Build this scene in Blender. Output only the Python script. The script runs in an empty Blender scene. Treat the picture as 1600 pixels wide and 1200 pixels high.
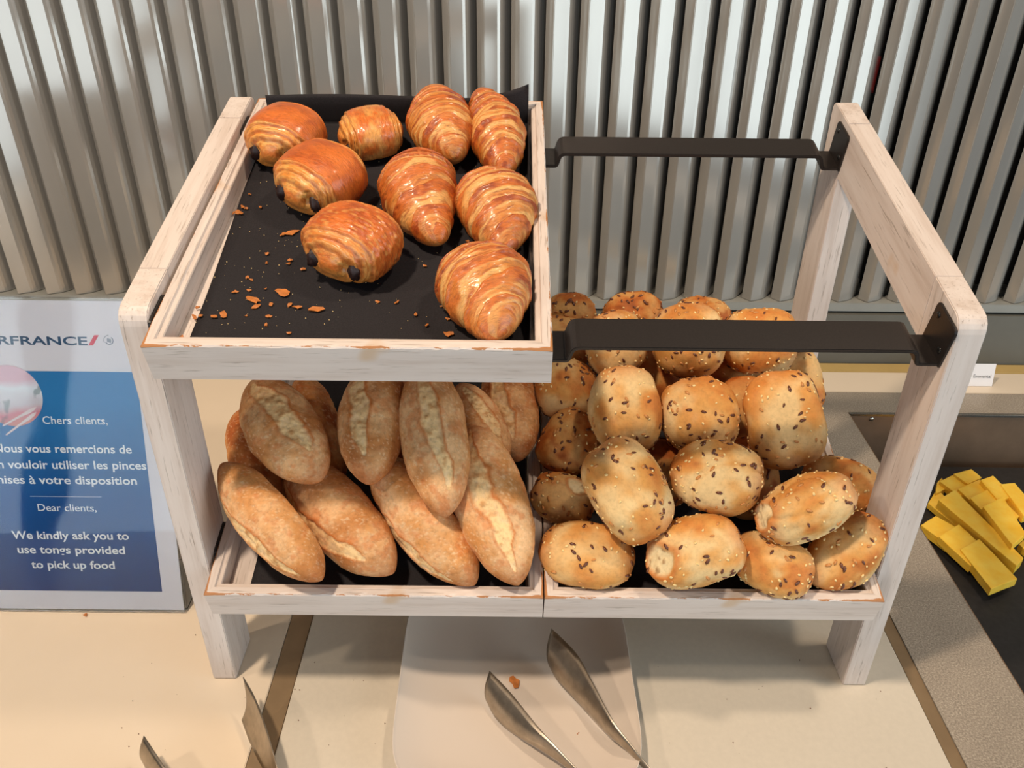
import bpy, bmesh, math, random
import numpy as np
from mathutils import Matrix, Vector

# ------------------------------------------------------------------ camera, world, lights
scene = bpy.context.scene
COL = scene.collection
CAM = Vector((0.3182, -0.5922, 0.7355))
cam_data = bpy.data.cameras.new('camera')
cam = bpy.data.objects.new('camera', cam_data)
COL.objects.link(cam)
pi_, ya_, ro_ = math.radians(31.3314), math.radians(-0.0501), math.radians(0.5437)
fw = Vector((math.sin(ya_)*math.cos(pi_), math.cos(ya_)*math.cos(pi_), -math.sin(pi_)))
rt = Vector((math.cos(ya_), -math.sin(ya_), 0))
up = rt.cross(fw)
r2 = rt*math.cos(ro_) + up*math.sin(ro_)
u2 = -rt*math.sin(ro_) + up*math.cos(ro_)
cam.matrix_world = Matrix(((r2.x, u2.x, -fw.x, CAM.x), (r2.y, u2.y, -fw.y, CAM.y), (r2.z, u2.z, -fw.z, CAM.z), (0, 0, 0, 1)))
cam_data.sensor_width = 36.0
cam_data.lens = 1290.95/1600*36.0
cam_data.clip_start = 0.02
scene.camera = cam

world = bpy.data.worlds.new('world')
scene.world = world
world.use_nodes = True
world.node_tree.nodes['Background'].inputs['Color'].default_value = (0.83, 0.90, 1.0, 1)
world.node_tree.nodes['Background'].inputs['Strength'].default_value = 0.06

def area(name, loc, target, sx, sy, energy, col, shape='RECTANGLE', spread=180):
    l = bpy.data.lights.new(name, 'AREA')
    l.shape = shape; l.size = sx; l.size_y = sy; l.energy = energy; l.color = col
    l.spread = math.radians(spread)
    o = bpy.data.objects.new(name, l); COL.objects.link(o)
    o.location = loc
    o.rotation_euler = (Vector(target)-Vector(loc)).to_track_quat('-Z', 'Y').to_euler()
    return o
# warm ceiling lamps above the buffet
area('ceiling_lamp', (-0.30, -0.44, 2.05), (0.33, 0.15, 0.1), 0.14, 0.14, 31, (1.0, 0.81, 0.62), 'DISK')
area('ceiling_lamp', (1.15, 0.05, 2.1), (0.9, 0.2, 0.0), 0.16, 0.16, 13, (1.0, 0.81, 0.62), 'DISK')
area('ceiling_lamp', (-1.75, -0.75, 2.1), (-0.1, 0.4, 0.2), 0.16, 0.16, 15, (1.0, 0.81, 0.62), 'DISK')
# daylight windows: one wall behind the photographer, one far to the right
for x in (-3.6, -1.75, 1.15):
    area('daylight_window', (x, -4.2, 0.40), (x, 0, 0.40), 1.60, 2.8, 43, (0.80, 0.92, 1.0))
for y in (-2.38, -1.52, -0.66):
    area('daylight_window', (3.5, y, 0.85), (0, y, 0.85), 0.80, 2.66, 27, (0.80, 0.93, 1.0))
scene.view_settings.view_transform = 'Standard'
scene.view_settings.look = 'None'
scene.view_settings.exposure = 0.0
scene.view_settings.gamma = 1.0
scene.view_settings.use_curve_mapping = False

# ------------------------------------------------------------------ helpers
AL = math.radians(13.98)
ca, sa = math.cos(AL), math.sin(AL)

def rgb(h):
    """sRGB 0-255 to linear rgba"""
    o = []
    for c in h:
        c = c/255.0
        o.append(c/12.92 if c <= 0.04045 else ((c+0.055)/1.055)**2.4)
    return (o[0], o[1], o[2], 1.0)

def lin(h): return np.array(rgb(h)[:3])

def tag(o, label=None, cat=None, group=None, kind=None):
    if label: o['label'] = label
    if cat: o['category'] = cat
    if group: o['group'] = group
    if kind: o['kind'] = kind
    return o

def empty(name, label, cat, loc=(0, 0, 0), rot=None, group=None):
    o = bpy.data.objects.new(name, None); COL.objects.link(o)
    o.empty_display_size = 0.02
    o.location = loc
    if rot is not None: o.rotation_euler = rot
    return tag(o, label, cat, group)

def mesh_obj(name, verts, faces, mat, parent=None, smooth=False, cols=None, loc=None, rot=None, uvs=None):
    me = bpy.data.meshes.new(name)
    if isinstance(verts, np.ndarray): verts = verts.tolist()
    me.from_pydata(verts, [], faces)
    me.update()
    if smooth: me.polygons.foreach_set('use_smooth', [True]*len(me.polygons))
    if cols is not None:
        a = me.color_attributes.new('Col', 'FLOAT_COLOR', 'POINT')
        c = np.ones((len(verts), 4), dtype=np.float32); c[:, :cols.shape[1]] = cols
        a.data.foreach_set('color', c.ravel())
    if mat is not None: me.materials.append(mat)
    o = bpy.data.objects.new(name, me); COL.objects.link(o)
    if parent is not None: o.parent = parent
    if loc is not None: o.location = loc
    if rot is not None: o.rotation_euler = rot
    return o

def bm_obj(name, bm, mat, parent=None, smooth=False, loc=None, rot=None, bevel=0, seg=2):
    bmesh.ops.remove_doubles(bm, verts=bm.verts, dist=1e-6)
    bmesh.ops.recalc_face_normals(bm, faces=bm.faces)
    if bevel:
        es = [e for e in bm.edges if len(e.link_faces) == 2 and e.calc_face_angle(0) > 0.5]
        bmesh.ops.bevel(bm, geom=es, offset=bevel, segments=seg, affect='EDGES', clamp_overlap=True)
    me = bpy.data.meshes.new(name); bm.to_mesh(me); bm.free()
    if smooth:
        me.polygons.foreach_set('use_smooth', [True]*len(me.polygons))
    if mat is not None: me.materials.append(mat)
    o = bpy.data.objects.new(name, me); COL.objects.link(o)
    if parent is not None: o.parent = parent
    if loc is not None: o.location = loc
    if rot is not None: o.rotation_euler = rot
    return o

def bm_box(x0, x1, y0, y1, z0, z1, bm=None):
    bm = bm or bmesh.new()
    v = [bm.verts.new(p) for p in ((x0,y0,z0),(x1,y0,z0),(x1,y1,z0),(x0,y1,z0),(x0,y0,z1),(x1,y0,z1),(x1,y1,z1),(x0,y1,z1))]
    for f in ((0,3,2,1),(4,5,6,7),(0,1,5,4),(1,2,6,5),(2,3,7,6),(3,0,4,7)): bm.faces.new([v[i] for i in f])
    return bm

def box(name, x0, x1, y0, y1, z0, z1, mat, parent=None, bevel=0, seg=2, **k):
    return bm_obj(name, bm_box(x0, x1, y0, y1, z0, z1), mat, parent, bevel=bevel, seg=seg, **k)

def prism_bm(poly, a0, a1, axis='x', bm=None):
    """extrude 2-D polygon along an axis. axis x: poly=(y,z); y: (x,z); z: (x,y)"""
    bm = bm or bmesh.new()
    def P(p, t):
        return {'x': (t, p[0], p[1]), 'y': (p[0], t, p[1]), 'z': (p[0], p[1], t)}[axis]
    A = [bm.verts.new(P(p, a0)) for p in poly]; B = [bm.verts.new(P(p, a1)) for p in poly]
    bm.faces.new(A); bm.faces.new(B[::-1])
    n = len(poly)
    for i in range(n): bm.faces.new((A[i], B[i], B[(i+1) % n], A[(i+1) % n]))
    return bm

def round_poly(poly, radii, seg=5):
    out = []; n = len(poly)
    for i, p in enumerate(poly):
        r = radii[i]
        if r <= 0: out.append(tuple(p)); continue
        p = Vector(p); a = (Vector(poly[i-1])-p).normalized(); b = (Vector(poly[(i+1) % n])-p).normalized()
        for k in range(seg+1):
            t = k/seg
            q = p + a*r*(1-t)**2 + b*r*t**2      # quadratic corner
            out.append((q.x, q.y))
    return out

# vectorised value noise -------------------------------------------------------
_rs = np.random.RandomState(7)
_T = _rs.rand(64, 64, 64)
def vnoise(P, s=1.0, off=0.0):
    Q = np.asarray(P)*s + off + 100.0
    I = np.floor(Q).astype(int); F = Q-I; F = F*F*(3-2*F)
    def h(a, b, c): return _T[(I[..., 0]+a) % 64, (I[..., 1]+b) % 64, (I[..., 2]+c) % 64]
    x, y, z = F[..., 0], F[..., 1], F[..., 2]
    v = 0
    for a in (0, 1):
        for b in (0, 1):
            for c in (0, 1):
                w = (x if a else 1-x)*(y if b else 1-y)*(z if c else 1-z)
                v = v + w*h(a, b, c)
    return v*2-1
def fnoise(P, s=1.0, off=0.0, o=3):
    v = 0; a = 1; t = 0
    for k in range(o):
        v = v + a*vnoise(P, s*2**k, off+k*17.3); t += a; a *= 0.5
    return v/t
def sstep(a, b, x):
    t = np.clip((x-a)/(b-a), 0, 1); return t*t*(3-2*t)
def mixc(A, B, t): return A*(1-t[..., None]) + B*t[..., None]

def grid_faces(nu, nv):
    """closed in v; poles are single vertices at the ends. index: 0 = first pole, last = other pole"""
    f = []
    for j in range(nv): f.append((0, 1+(j+1) % nv, 1+j))
    for i in range(nu-1):
        a = 1+i*nv; b = a+nv
        for j in range(nv):
            k = (j+1) % nv
            f.append((a+j, a+k, b+k, b+j))
    a = 1+(nu-1)*nv; e = a+nv
    for j in range(nv): f.append((e, a+j, a+(j+1) % nv))
    return f

def basis(ax, upv):
    x = Vector(ax).normalized(); z = Vector(upv); z = (z - x*z.dot(x)).normalized(); y = z.cross(x)
    return Matrix(((x.x, y.x, z.x), (x.y, y.y, z.y), (x.z, y.z, z.z)))

def place(o, loc, ax, upv):
    m = basis(ax, upv).to_4x4(); m.translation = Vector(loc)
    o.matrix_world = m
    return o

# ------------------------------------------------------------------ materials
def new_mat(name):
    m = bpy.data.materials.new(name); m.use_nodes = True
    nt = m.node_tree; b = nt.nodes['Principled BSDF']
    return m, nt, b
def N_(nt, t, **k):
    n = nt.nodes.new(t)
    for a, v in k.items(): setattr(n, a, v)
    return n
def noise_node(nt, vec, scale, detail=4, rough=0.6):
    n = N_(nt, 'ShaderNodeTexNoise'); n.inputs['Scale'].default_value = scale
    n.inputs['Detail'].default_value = detail; n.inputs['Roughness'].default_value = rough
    nt.links.new(vec, n.inputs['Vector']); return n
def ramp(nt, fac, stops):
    r = N_(nt, 'ShaderNodeValToRGB'); e = r.color_ramp.elements
    while len(e) < len(stops): e.new(0.5)
    for i, (p, c) in enumerate(stops): e[i].position = p; e[i].color = c
    nt.links.new(fac, r.inputs['Fac']); return r
def mapping(nt, scale, out='Object'):
    tc = N_(nt, 'ShaderNodeTexCoord'); mp = N_(nt, 'ShaderNodeMapping')
    mp.inputs['Scale'].default_value = scale
    nt.links.new(tc.outputs[out], mp.inputs['Vector']); return mp.outputs['Vector']
def mix(nt, fac, a, b, blend='MIX'):
    n = N_(nt, 'ShaderNodeMix', data_type='RGBA', blend_type=blend)
    if isinstance(fac, (int, float)): n.inputs[0].default_value = fac
    else: nt.links.new(fac, n.inputs[0])
    for s, v in ((6, a), (7, b)):
        if isinstance(v, tuple): n.inputs[s].default_value = v
        else: nt.links.new(v, n.inputs[s])
    return n.outputs[2]
def bump(nt, b, h, strength, dist):
    n = N_(nt, 'ShaderNodeBump'); n.inputs['Strength'].default_value = strength; n.inputs['Distance'].default_value = dist
    nt.links.new(h, n.inputs['Height']); nt.links.new(n.outputs['Normal'], b.inputs['Normal']); return n

def plain(name, col, rough=0.5, metal=0.0, nscale=60, namt=0.12, bmp=0.0, spec=0.5, coat=0.0):
    m, nt, b = new_mat(name)
    v = mapping(nt, (1, 1, 1)); n = noise_node(nt, v, nscale)
    c = rgb(col); d = tuple(x*(1-namt) for x in c[:3])+(1,); l = tuple(min(1, x*(1+namt)) for x in c[:3])+(1,)
    r = ramp(nt, n.outputs['Fac'], [(0.3, d), (0.7, l)])
    nt.links.new(r.outputs['Color'], b.inputs['Base Color'])
    b.inputs['Roughness'].default_value = rough; b.inputs['Metallic'].default_value = metal
    b.inputs['Specular IOR Level'].default_value = spec
    b.inputs['Coat Weight'].default_value = coat
    if bmp: bump(nt, b, n.outputs['Fac'], 0.6, bmp)
    return m

def wood(name, axis, wear=True):
    """white-washed oak, grain along a local axis"""
    m, nt, b = new_mat(name)
    s = [38, 38, 38]; s[axis] = 2.2
    s2 = [300, 300, 300]; s2[axis] = 14
    n1 = noise_node(nt, mapping(nt, tuple(s)), 2.0, 5, 0.65)
    n2 = noise_node(nt, mapping(nt, tuple(s2)), 1.6, 3, 0.6)
    n3 = noise_node(nt, mapping(nt, (9, 9, 9)), 1.0, 3, 0.6)
    base = ramp(nt, n1.outputs['Fac'], [(0.28, rgb((192, 174, 161))), (0.5, rgb((210, 196, 186))), (0.75, rgb((218, 206, 197)))])
    pores = ramp(nt, n2.outputs['Fac'], [(0.31, rgb((150, 135, 120))), (0.40, rgb((255, 255, 255)))])
    c = mix(nt, 0.5, base.outputs['Color'], pores.outputs['Color'], 'MULTIPLY')
    blot = ramp(nt, n3.outputs['Fac'], [(0.70, (0, 0, 0, 1)), (0.76, (1, 1, 1, 1))])
    c = mix(nt, blot.outputs['Color'], c, mix(nt, 0.6, c, rgb((196, 160, 118))))
    if wear:
        at = N_(nt, 'ShaderNodeAttribute', attribute_name='Col')
        nw = noise_node(nt, mapping(nt, tuple(60 if i != axis else 14 for i in range(3))), 2.2, 5, 0.7)
        ad = N_(nt, 'ShaderNodeMath', operation='ADD'); nt.links.new(at.outputs['Fac'], ad.inputs[0]); nt.links.new(nw.outputs['Fac'], ad.inputs[1])
        wr = ramp(nt, ad.outputs[0], [(0.0, (0, 0, 0, 1)), (1.0, (1, 1, 1, 1))])
        th = N_(nt, 'ShaderNodeMath', operation='GREATER_THAN'); th.inputs[1].default_value = 1.32
        nt.links.new(ad.outputs[0], th.inputs[0])
        c = mix(nt, th.outputs[0], c, rgb((176, 118, 70)))
    nt.links.new(c, b.inputs['Base Color'])
    b.inputs['Roughness'].default_value = 0.52
    bump(nt, b, pores.outputs['Color'], 0.35, 0.0006)
    return m
WX, WY, WZ = wood('whitewashed_wood_x', 0), wood('whitewashed_wood_y', 1), wood('whitewashed_wood_z', 2)
WXn, WYn, WZn = wood('rack_wood_x', 0, False), wood('rack_wood_y', 1, False), wood('rack_wood_z', 2, False)

def dough(name, rough=0.5, fine=220, bs=0.0006, spec=0.35, coat=0.0, streak=None, contrast=0.5):
    m, nt, b = new_mat(name)
    at = N_(nt, 'ShaderNodeAttribute', attribute_name='Col')
    v = mapping(nt, (1, 1, 1) if streak is None else streak)
    n = noise_node(nt, v, fine, 4, 0.65)
    r = ramp(nt, n.outputs['Fac'], [(0.25, (1-contrast*0.55,)*3+(1,)), (0.5, (1, 1, 1, 1)), (0.8, (1+contrast*0.25,)*3+(1,))])
    c = mix(nt, 1.0, at.outputs['Color'], r.outputs['Color'], 'MULTIPLY')
    nt.links.new(c, b.inputs['Base Color'])
    b.inputs['Roughness'].default_value = rough; b.inputs['Specular IOR Level'].default_value = spec
    b.inputs['Coat Weight'].default_value = coat; b.inputs['Coat Roughness'].default_value = 0.2
    b.inputs['Subsurface Weight'].default_value = 0.0
    bump(nt, b, n.outputs['Fac'], 0.7, bs)
    return m
M_pastry = dough('glazed_pastry', 0.42, 130, 0.0013, 0.45, 0.35, streak=(5.5, 1.2, 1.2), contrast=0.85)
M_choc_roll = dough('glazed_roll_pastry', 0.40, 130, 0.0012, 0.45, 0.45, streak=(4.5, 1.4, 1.4), contrast=0.75)
M_loaf = dough('floured_crust', 0.72, 260, 0.0007, 0.22, contrast=0.5)
M_roll = dough('roll_crust', 0.62, 240, 0.0005, 0.28, contrast=0.35)
M_flax = plain('flax_seed', (98, 52, 28), 0.35, namt=0.3, nscale=400)
M_gold_flax = plain('golden_seed', (196, 132, 70), 0.45, namt=0.2, nscale=400)
M_sesame = plain('sesame_seed', (238, 205, 140), 0.5, namt=0.1, nscale=400)
M_choc = plain('dark_chocolate', (40, 20, 16), 0.45, namt=0.3, nscale=300, bmp=0.0006)
M_flake = plain('pastry_flake', (186, 112, 52), 0.5, namt=0.25, nscale=150)
M_black = plain('black_powder_coat', (34, 28, 25), 0.42, nscale=500, namt=0.2, bmp=0.0001)
M_screw = plain('dark_screw', (70, 68, 66), 0.3, 0.9)
M_steel = plain('brushed_steel', (176, 168, 158), 0.27, 1.0, nscale=60, namt=0.08)
M_tong = plain('worn_tong_steel', (178, 166, 150), 0.33, 1.0, nscale=90, namt=0.18)
M_well = plain('satin_well_steel', (158, 130, 106), 0.42, 0.75, nscale=30, namt=0.1)
M_liner = plain('black_liner_paper', (33, 30, 33), 0.78, nscale=900, namt=0.35, bmp=0.0004, spec=0.3)
M_cream = plain('cream_laminate', (226, 209, 186), 0.22, nscale=8, namt=0.015, spec=0.4)
M_beige = plain('beige_solid_surface', (210, 200, 183), 0.30, nscale=160, namt=0.03)
M_trim = plain('bronze_trim', (150, 126, 96), 0.4, 0.4, nscale=30, namt=0.1)
M_gold = plain('gold_strip', (196, 166, 104), 0.45, 0.1, nscale=20, namt=0.05)
M_plate = plain('white_porcelain', (215, 202, 189), 0.12, nscale=6, namt=0.01)
M_dark = plain('dark_void', (10, 10, 11), 0.8)
M_backsplash = plain('grey_backsplash', (98, 96, 88), 0.5, nscale=30, namt=0.05)
M_sill = plain('grey_sill', (140, 140, 134), 0.5, nscale=30, namt=0.05)
M_slate = plain('black_slate', (30, 28, 28), 0.55, nscale=120, namt=0.3, bmp=0.0003)
M_card = plain('white_card', (236, 230, 228), 0.5, namt=0.01)
M_ink = plain('grey_ink', (90, 90, 90), 0.6, namt=0.02)
M_text_white = plain('white_ink', (232, 236, 240), 0.5, namt=0.01)
M_navy = plain('teal_ink', (28, 70, 104), 0.5, namt=0.05)
M_red = plain('red_ink', (205, 28, 62), 0.5, namt=0.02)
M_redlamp = plain('red_glow_casing', (190, 20, 14), 0.4, namt=0.02)

def stone():
    m, nt, b = new_mat('speckled_stone')
    v = mapping(nt, (1, 1, 1)); n = noise_node(nt, v, 520, 3, 0.7); n2 = noise_node(nt, v, 14, 3)
    r = ramp(nt, n.outputs['Fac'], [(0.3, rgb((122, 112, 101))), (0.52, rgb((160, 148, 133))), (0.72, rgb((198, 186, 168)))])
    r2 = ramp(nt, n2.outputs['Fac'], [(0.3, (0.9, 0.9, 0.9, 1)), (0.7, (1.05, 1.05, 1.05, 1))])
    nt.links.new(mix(nt, 1.0, r.outputs['Color'], r2.outputs['Color'], 'MULTIPLY'), b.inputs['Base Color'])
    b.inputs['Roughness'].default_value = 0.34
    return m
M_stone = stone()

def cheese():
    m, nt, b = new_mat('yellow_cheese')
    v = mapping(nt, (1, 1, 1)); n = noise_node(nt, v, 45, 3)
    r = ramp(nt, n.outputs['Fac'], [(0.3, rgb((250, 192, 48))), (0.7, rgb((254, 212, 84)))])
    nt.links.new(r.outputs['Color'], b.inputs['Base Color'])
    b.inputs['Roughness'].default_value = 0.38
    b.inputs['Subsurface Weight'].default_value = 0.15; b.inputs['Subsurface Radius'].default_value = (0.01, 0.006, 0.002)
    b.inputs['Subsurface Scale'].default_value = 0.4
    bump(nt, b, noise_node(nt, v, 300, 3).outputs['Fac'], 0.3, 0.0003)
    return m
M_cheese = cheese()

def slatmat():
    m, nt, b = new_mat('slat_lacquer')
    v = mapping(nt, (3, 3, 1)); n = noise_node(nt, v, 4, 3)
    r = ramp(nt, n.outputs['Fac'], [(0.3, rgb((160, 155, 148))), (0.7, rgb((169, 165, 157)))])
    nt.links.new(r.outputs['Color'], b.inputs['Base Color'])
    b.inputs['Metallic'].default_value = 0.45; b.inputs['Roughness'].default_value = 0.13
    return m
M_slat = slatmat()

def glass():
    m, nt, b = new_mat('clear_acrylic')
    b.inputs['Base Color'].default_value = (0.97, 0.99, 1.0, 1)
    b.inputs['Transmission Weight'].default_value = 1.0
    b.inputs['Roughness'].default_value = 0.03; b.inputs['IOR'].default_value = 1.33
    v = mapping(nt, (1, 1, 1)); n = noise_node(nt, v, 3.0, 2)
    bump(nt, b, n.outputs['Fac'], 0.25, 0.01)
    return m
M_acrylic = glass()
M_paper = plain('white_paper', (226, 222, 228), 0.6, namt=0.01, spec=0.1)
def bluemat():
    m, nt, b = new_mat('blue_print')
    v = mapping(nt, (1, 1, 1))
    sep = N_(nt, 'ShaderNodeSeparateXYZ'); nt.links.new(v, sep.inputs[0])
    mr = N_(nt, 'ShaderNodeMapRange'); mr.inputs['From Min'].default_value = 0.02; mr.inputs['From Max'].default_value = 0.29
    nt.links.new(sep.outputs['Z'], mr.inputs['Value'])
    n = noise_node(nt, v, 12, 3)
    ad = N_(nt, 'ShaderNodeMath', operation='MULTIPLY_ADD'); nt.links.new(n.outputs['Fac'], ad.inputs[0]); ad.inputs[1].default_value = 0.3
    nt.links.new(mr.outputs[0], ad.inputs[2])
    r = ramp(nt, ad.outputs[0], [(0.1, rgb((20, 48, 108))), (0.6, rgb((22, 82, 146))), (1.0, rgb((44, 120, 178)))])
    nt.links.new(r.outputs['Color'], b.inputs['Base Color'])
    b.inputs['Roughness'].default_value = 0.6; b.inputs['Specular IOR Level'].default_value = 0.1
    return m
M_blue = bluemat()

# ------------------------------------------------------------------ setting: counter, back wall
def struct(o, kind='structure'): o['kind'] = kind; return o
YF = -0.40
struct(box('floor', -1.3, 2.4, YF, 0.7, -0.97, -0.92, plain('floor_tiles', (120, 116, 110), 0.5)))
tag(box('counter_top', -0.9, 0.0625, YF, 0.668, -0.03, 0.0, M_cream, bevel=0.0008), 'glossy cream laminate counter top at the left, under the notice', 'counter')
o = bpy.data.objects[-1] if False else None
struct(box('trim_1', 0.0632, 0.0872, YF, 0.668, -0.03, -0.0012, M_trim))
tag(box('counter_top', 0.0880, 0.7505, YF, 0.668, -0.03, 0.0, M_beige, bevel=0.0010), 'matt beige counter top in the middle, carrying the stand and the white plate', 'counter')
struct(box('trim_2', 0.7512, 0.7655, YF, 0.598, -0.03, -0.0012, M_trim))
tag(box('counter_top', 0.7512, 1.9, 0.6005, 0.668, -0.03, 0.0, M_cream, bevel=0.0008), 'narrow cream counter strip behind the stone surround, with the name card', 'counter')
struct(box('trim_3', -0.9, 1.9, 0.6685, 0.6965, -0.03, 0.0012, M_gold))
# speckled stone surround of the cold well
bm = bm_box(0.7662, 0.8655, YF, 0.600, -0.03, 0.0)
bm_box(0.8655, 1.9, 0.5375, 0.600, -0.03, 0.0, bm)
tag(bm_obj('stone_surround', bm, M_stone), 'speckled grey-brown stone counter surrounding the cold well', 'counter')
# the well
well = empty('cold_well', 'brushed steel recessed cold well holding a black slate board and cheese', 'food well')
bm = bm_box(0.8657, 0.8672, YF+0.02, 0.5372, -0.12, -0.0006)
bm_obj('side_wall', bm, M_well, well)
bm_obj('back_wall', bm_box(0.8673, 1.88, 0.5350, 0.5372, -0.12, -0.0006), M_well, well)
bm_obj('well_floor', bm_box(0.8673, 1.88, YF+0.02, 0.5350, -0.12, -0.118), M_well, well)
bm_obj('rim', bm_box(0.8662, 1.88, 0.5312, 0.5373, -0.0035, 0.0012), M_steel, well, bevel=0.0006)
bm = bmesh.new(); bmesh.ops.create_uvsphere(bm, u_segments=14, v_segments=8, radius=0.0042, matrix=Matrix.Translation((0.905, 0.5350, -0.011)) @ Matrix.Diagonal((1, .5, 1, 1)))
sc_ = bm_obj('screw', bm, M_steel, well, smooth=True)

# back wall made of vertical metal blades in front of a dark cavity
wall = struct(box('wall_back', -1.25, 2.35, 0.800, 0.84, -0.03, 1.5, M_dark))
o = struct(box('trim_4', -1.2, 2.3, 0.700, 0.79, -0.03, 0.0965, M_backsplash))
o = struct(box('trim_5', -1.2, 2.3, 0.7045, 0.792, 0.1005, 0.1160, M_sill, bevel=0.001))
o = struct(box('shadow_gap_strip', -1.2, 2.3, 0.712, 0.79, 0.0965, 0.1005, M_dark))  # near-black strip painted in for the shadow gap below the sill
prof = [(0.0, 0.0), (0.0190, 0.0080), (0.0230, 0.0102), (0.0265, 0.0132), (0.0298, 0.0170), (0.0340, 0.0225), (0.0450, 0.0378), (0.0425, 0.0394), (0.0310, 0.0236), (0.0225, 0.0138), (0.0180, 0.0108), (0.0010, 0.0038), (-0.0085, 0.0168), (-0.0112, 0.0152)]
prof = [(x, y) for x, y in prof]
bm = prism_bm(prof, 0.1172, 0.98, 'z')
bmesh.ops.recalc_face_normals(bm, faces=bm.faces)
es = [e for e in bm.edges if abs(e.verts[0].co.z-e.verts[1].co.z) > 0.1 and abs(e.verts[0].co.x) < 0.0005]
bmesh.ops.bevel(bm, geom=es, offset=0.0008, segments=2, affect='EDGES', clamp_overlap=True)
me = bpy.data.meshes.new('slat'); bm.to_mesh(me); bm.free(); me.materials.append(M_slat)
PITCH = 0.05075
x = -0.5405 - PITCH*12
k = 0
while x < 2.25:
    s = bpy.data.objects.new('slat', me); COL.objects.link(s); s.location = (x, 0.7075, 0); s.parent = wall
    x += PITCH; k += 1
red = box('signal_lamp', 0.902, 0.932, 0.768, 0.785, 0.450, 0.503, M_redlamp, bevel=0.004)
tag(red, 'small red lamp glimpsed in the dark gap between wall blades at upper right', 'lamp')

# ------------------------------------------------------------------ rack
W_, T_, H_ = 0.70, 0.0243, 0.4386
def zt(y): return H_ + y*sa/ca           # top line of the frames
rack = empty('bread_stand', 'whitewashed wooden two-tier display stand with black steel bars on the cream counter', 'stand', (0, 0, 0))
RD = 0.0555
Y2 = 0.3115; Y3 = 0.367
for side, x0 in ((0, 0.0), (1, W_-T_)):
    x1 = x0+T_
    # local coordinates; legs rise vertically and end in the sloping top
    poly = round_poly([(0, 0), (RD, 0), (RD, zt(RD)), (0, H_)], [.003, .003, 0, .013])
    bm_obj('front_leg', prism_bm(poly, x0, x1, 'x'), WZn, rack, bevel=0.0009)
    poly = round_poly([(Y2, 0), (Y3, 0), (Y3, zt(Y3)), (Y2, zt(Y2))], [.003, .003, .013, 0])
    bm_obj('rear_leg', prism_bm(poly, x0, x1, 'x'), WZn, rack, bevel=0.0009)
    # rail in its own tilted frame so that the grain follows it
    s0 = RD/ca; s1 = Y2/ca; d = 0.0575; k = d*sa/ca
    poly = [(s0+.0001, 0), (s1-.0001, 0), (s1+k*0-.0001-d*math.tan(AL)*-1*0, 0)]
    poly = [(s0+0.0001, 0), (s1-0.0001, 0), (s1-0.0001-d*math.tan(AL), -d), (s0+0.0001-d*math.tan(AL), -d)]
    bm_obj('top_rail', prism_bm(poly, x0, x1, 'x'), WYn, rack, loc=(0, 0, H_), rot=(AL, 0, 0), bevel=0.0006)

def bar(z_off, s_c, yoff, parent, plates=True):
    """joggled flat steel bar; built in the tilted frame of the rails"""
    a, b = T_, W_-T_
    lo, hi, t, r = -0.0480, -0.0335, 0.0036, 0.004
    pts = [(a+.0005, lo), (.0385, lo), (.0425, hi), (.3305, hi), (.3345, lo), (.3655, lo), (.3695, hi), (.6500, hi), (.6545, lo), (b-.0005, lo)]
    # fillet
    path = []
    for i, p in enumerate(pts):
        if i in (0, len(pts)-1): path.append(Vector(p)); continue
        p = Vector(p); A = (Vector(pts[i-1])-p); B = (Vector(pts[i+1])-p)
        r_ = min(r, A.length*.45, B.length*.45); A.normalize(); B.normalize()
        for k in range(5):
            u = k/4; path.append(p+A*r_*(1-u)**2+B*r_*u**2)
    top = []; bot = []
    for i, p in enumerate(path):
        d = (path[min(i+1, len(path)-1)]-path[max(i-1, 0)]).normalized(); n = Vector((-d.y, d.x))
        top.append(p+n*t); bot.append(p)
    bm = bmesh.new(); w = 0.0185
    rows = []
    for p, q in zip(top, bot):
        rows.append([bm.verts.new((p.x, s_c-w, p.y)), bm.verts.new((p.x, s_c+w, p.y)), bm.verts.new((q.x, s_c+w, q.y)), bm.verts.new((q.x, s_c-w, q.y))])
    for A, B in zip(rows, rows[1:]):
        for k in range(4): bm.faces.new((A[k], B[k], B[(k+1) % 4], A[(k+1) % 4]))
    bm.faces.new(rows[0]); bm.faces.new(rows[-1][::-1])
    loc = (0, yoff[0], yoff[1])
    o = bm_obj('steel_bar', bm, M_black, parent, loc=loc, rot=(AL, 0, 0), bevel=0.0007)
    for xa, xb, sx in ((a, a+.0026, 1), (b-.0026, b, -1)):
        poly = round_poly([(s_c-w-.001, -0.0485), (s_c+w+.001, -0.0485), (s_c+w+.001, -0.0075), (s_c-w-.001, -0.0075)], [.001, .001, .005, .005])
        pl = bm_obj('fixing_plate', prism_bm(poly, xa, xb, 'x'), M_black, parent, loc=loc, rot=(AL, 0, 0), bevel=0.0005)
        for ds, dn in ((-.011, -.016), (.011, -.016), (-.011, -.036), (.011, -.036)):
            if (ds, dn) in ((-.011, -.016), (.011, -.036)): continue
            bm = bmesh.new()
            bmesh.ops.create_uvsphere(bm, u_segments=10, v_segments=6, radius=0.0030, matrix=Matrix.Translation((xb if sx > 0 else xa, s_c+ds, dn)) @ Matrix.Diagonal((.45, 1, 1, 1)))
            sc = bm_obj('screw', bm, M_screw, pl, smooth=True)
BARS = (0.0148, 0.3245)
for s in BARS: bar(0, s, (0, H_), rack)
LOFF = (-0.0201+0.0192, H_-0.3882+0.1205)     # lower tier is the same frame shifted down
for s in (0.0345, 0.3345): bar(0, s, LOFF, rack)

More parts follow.
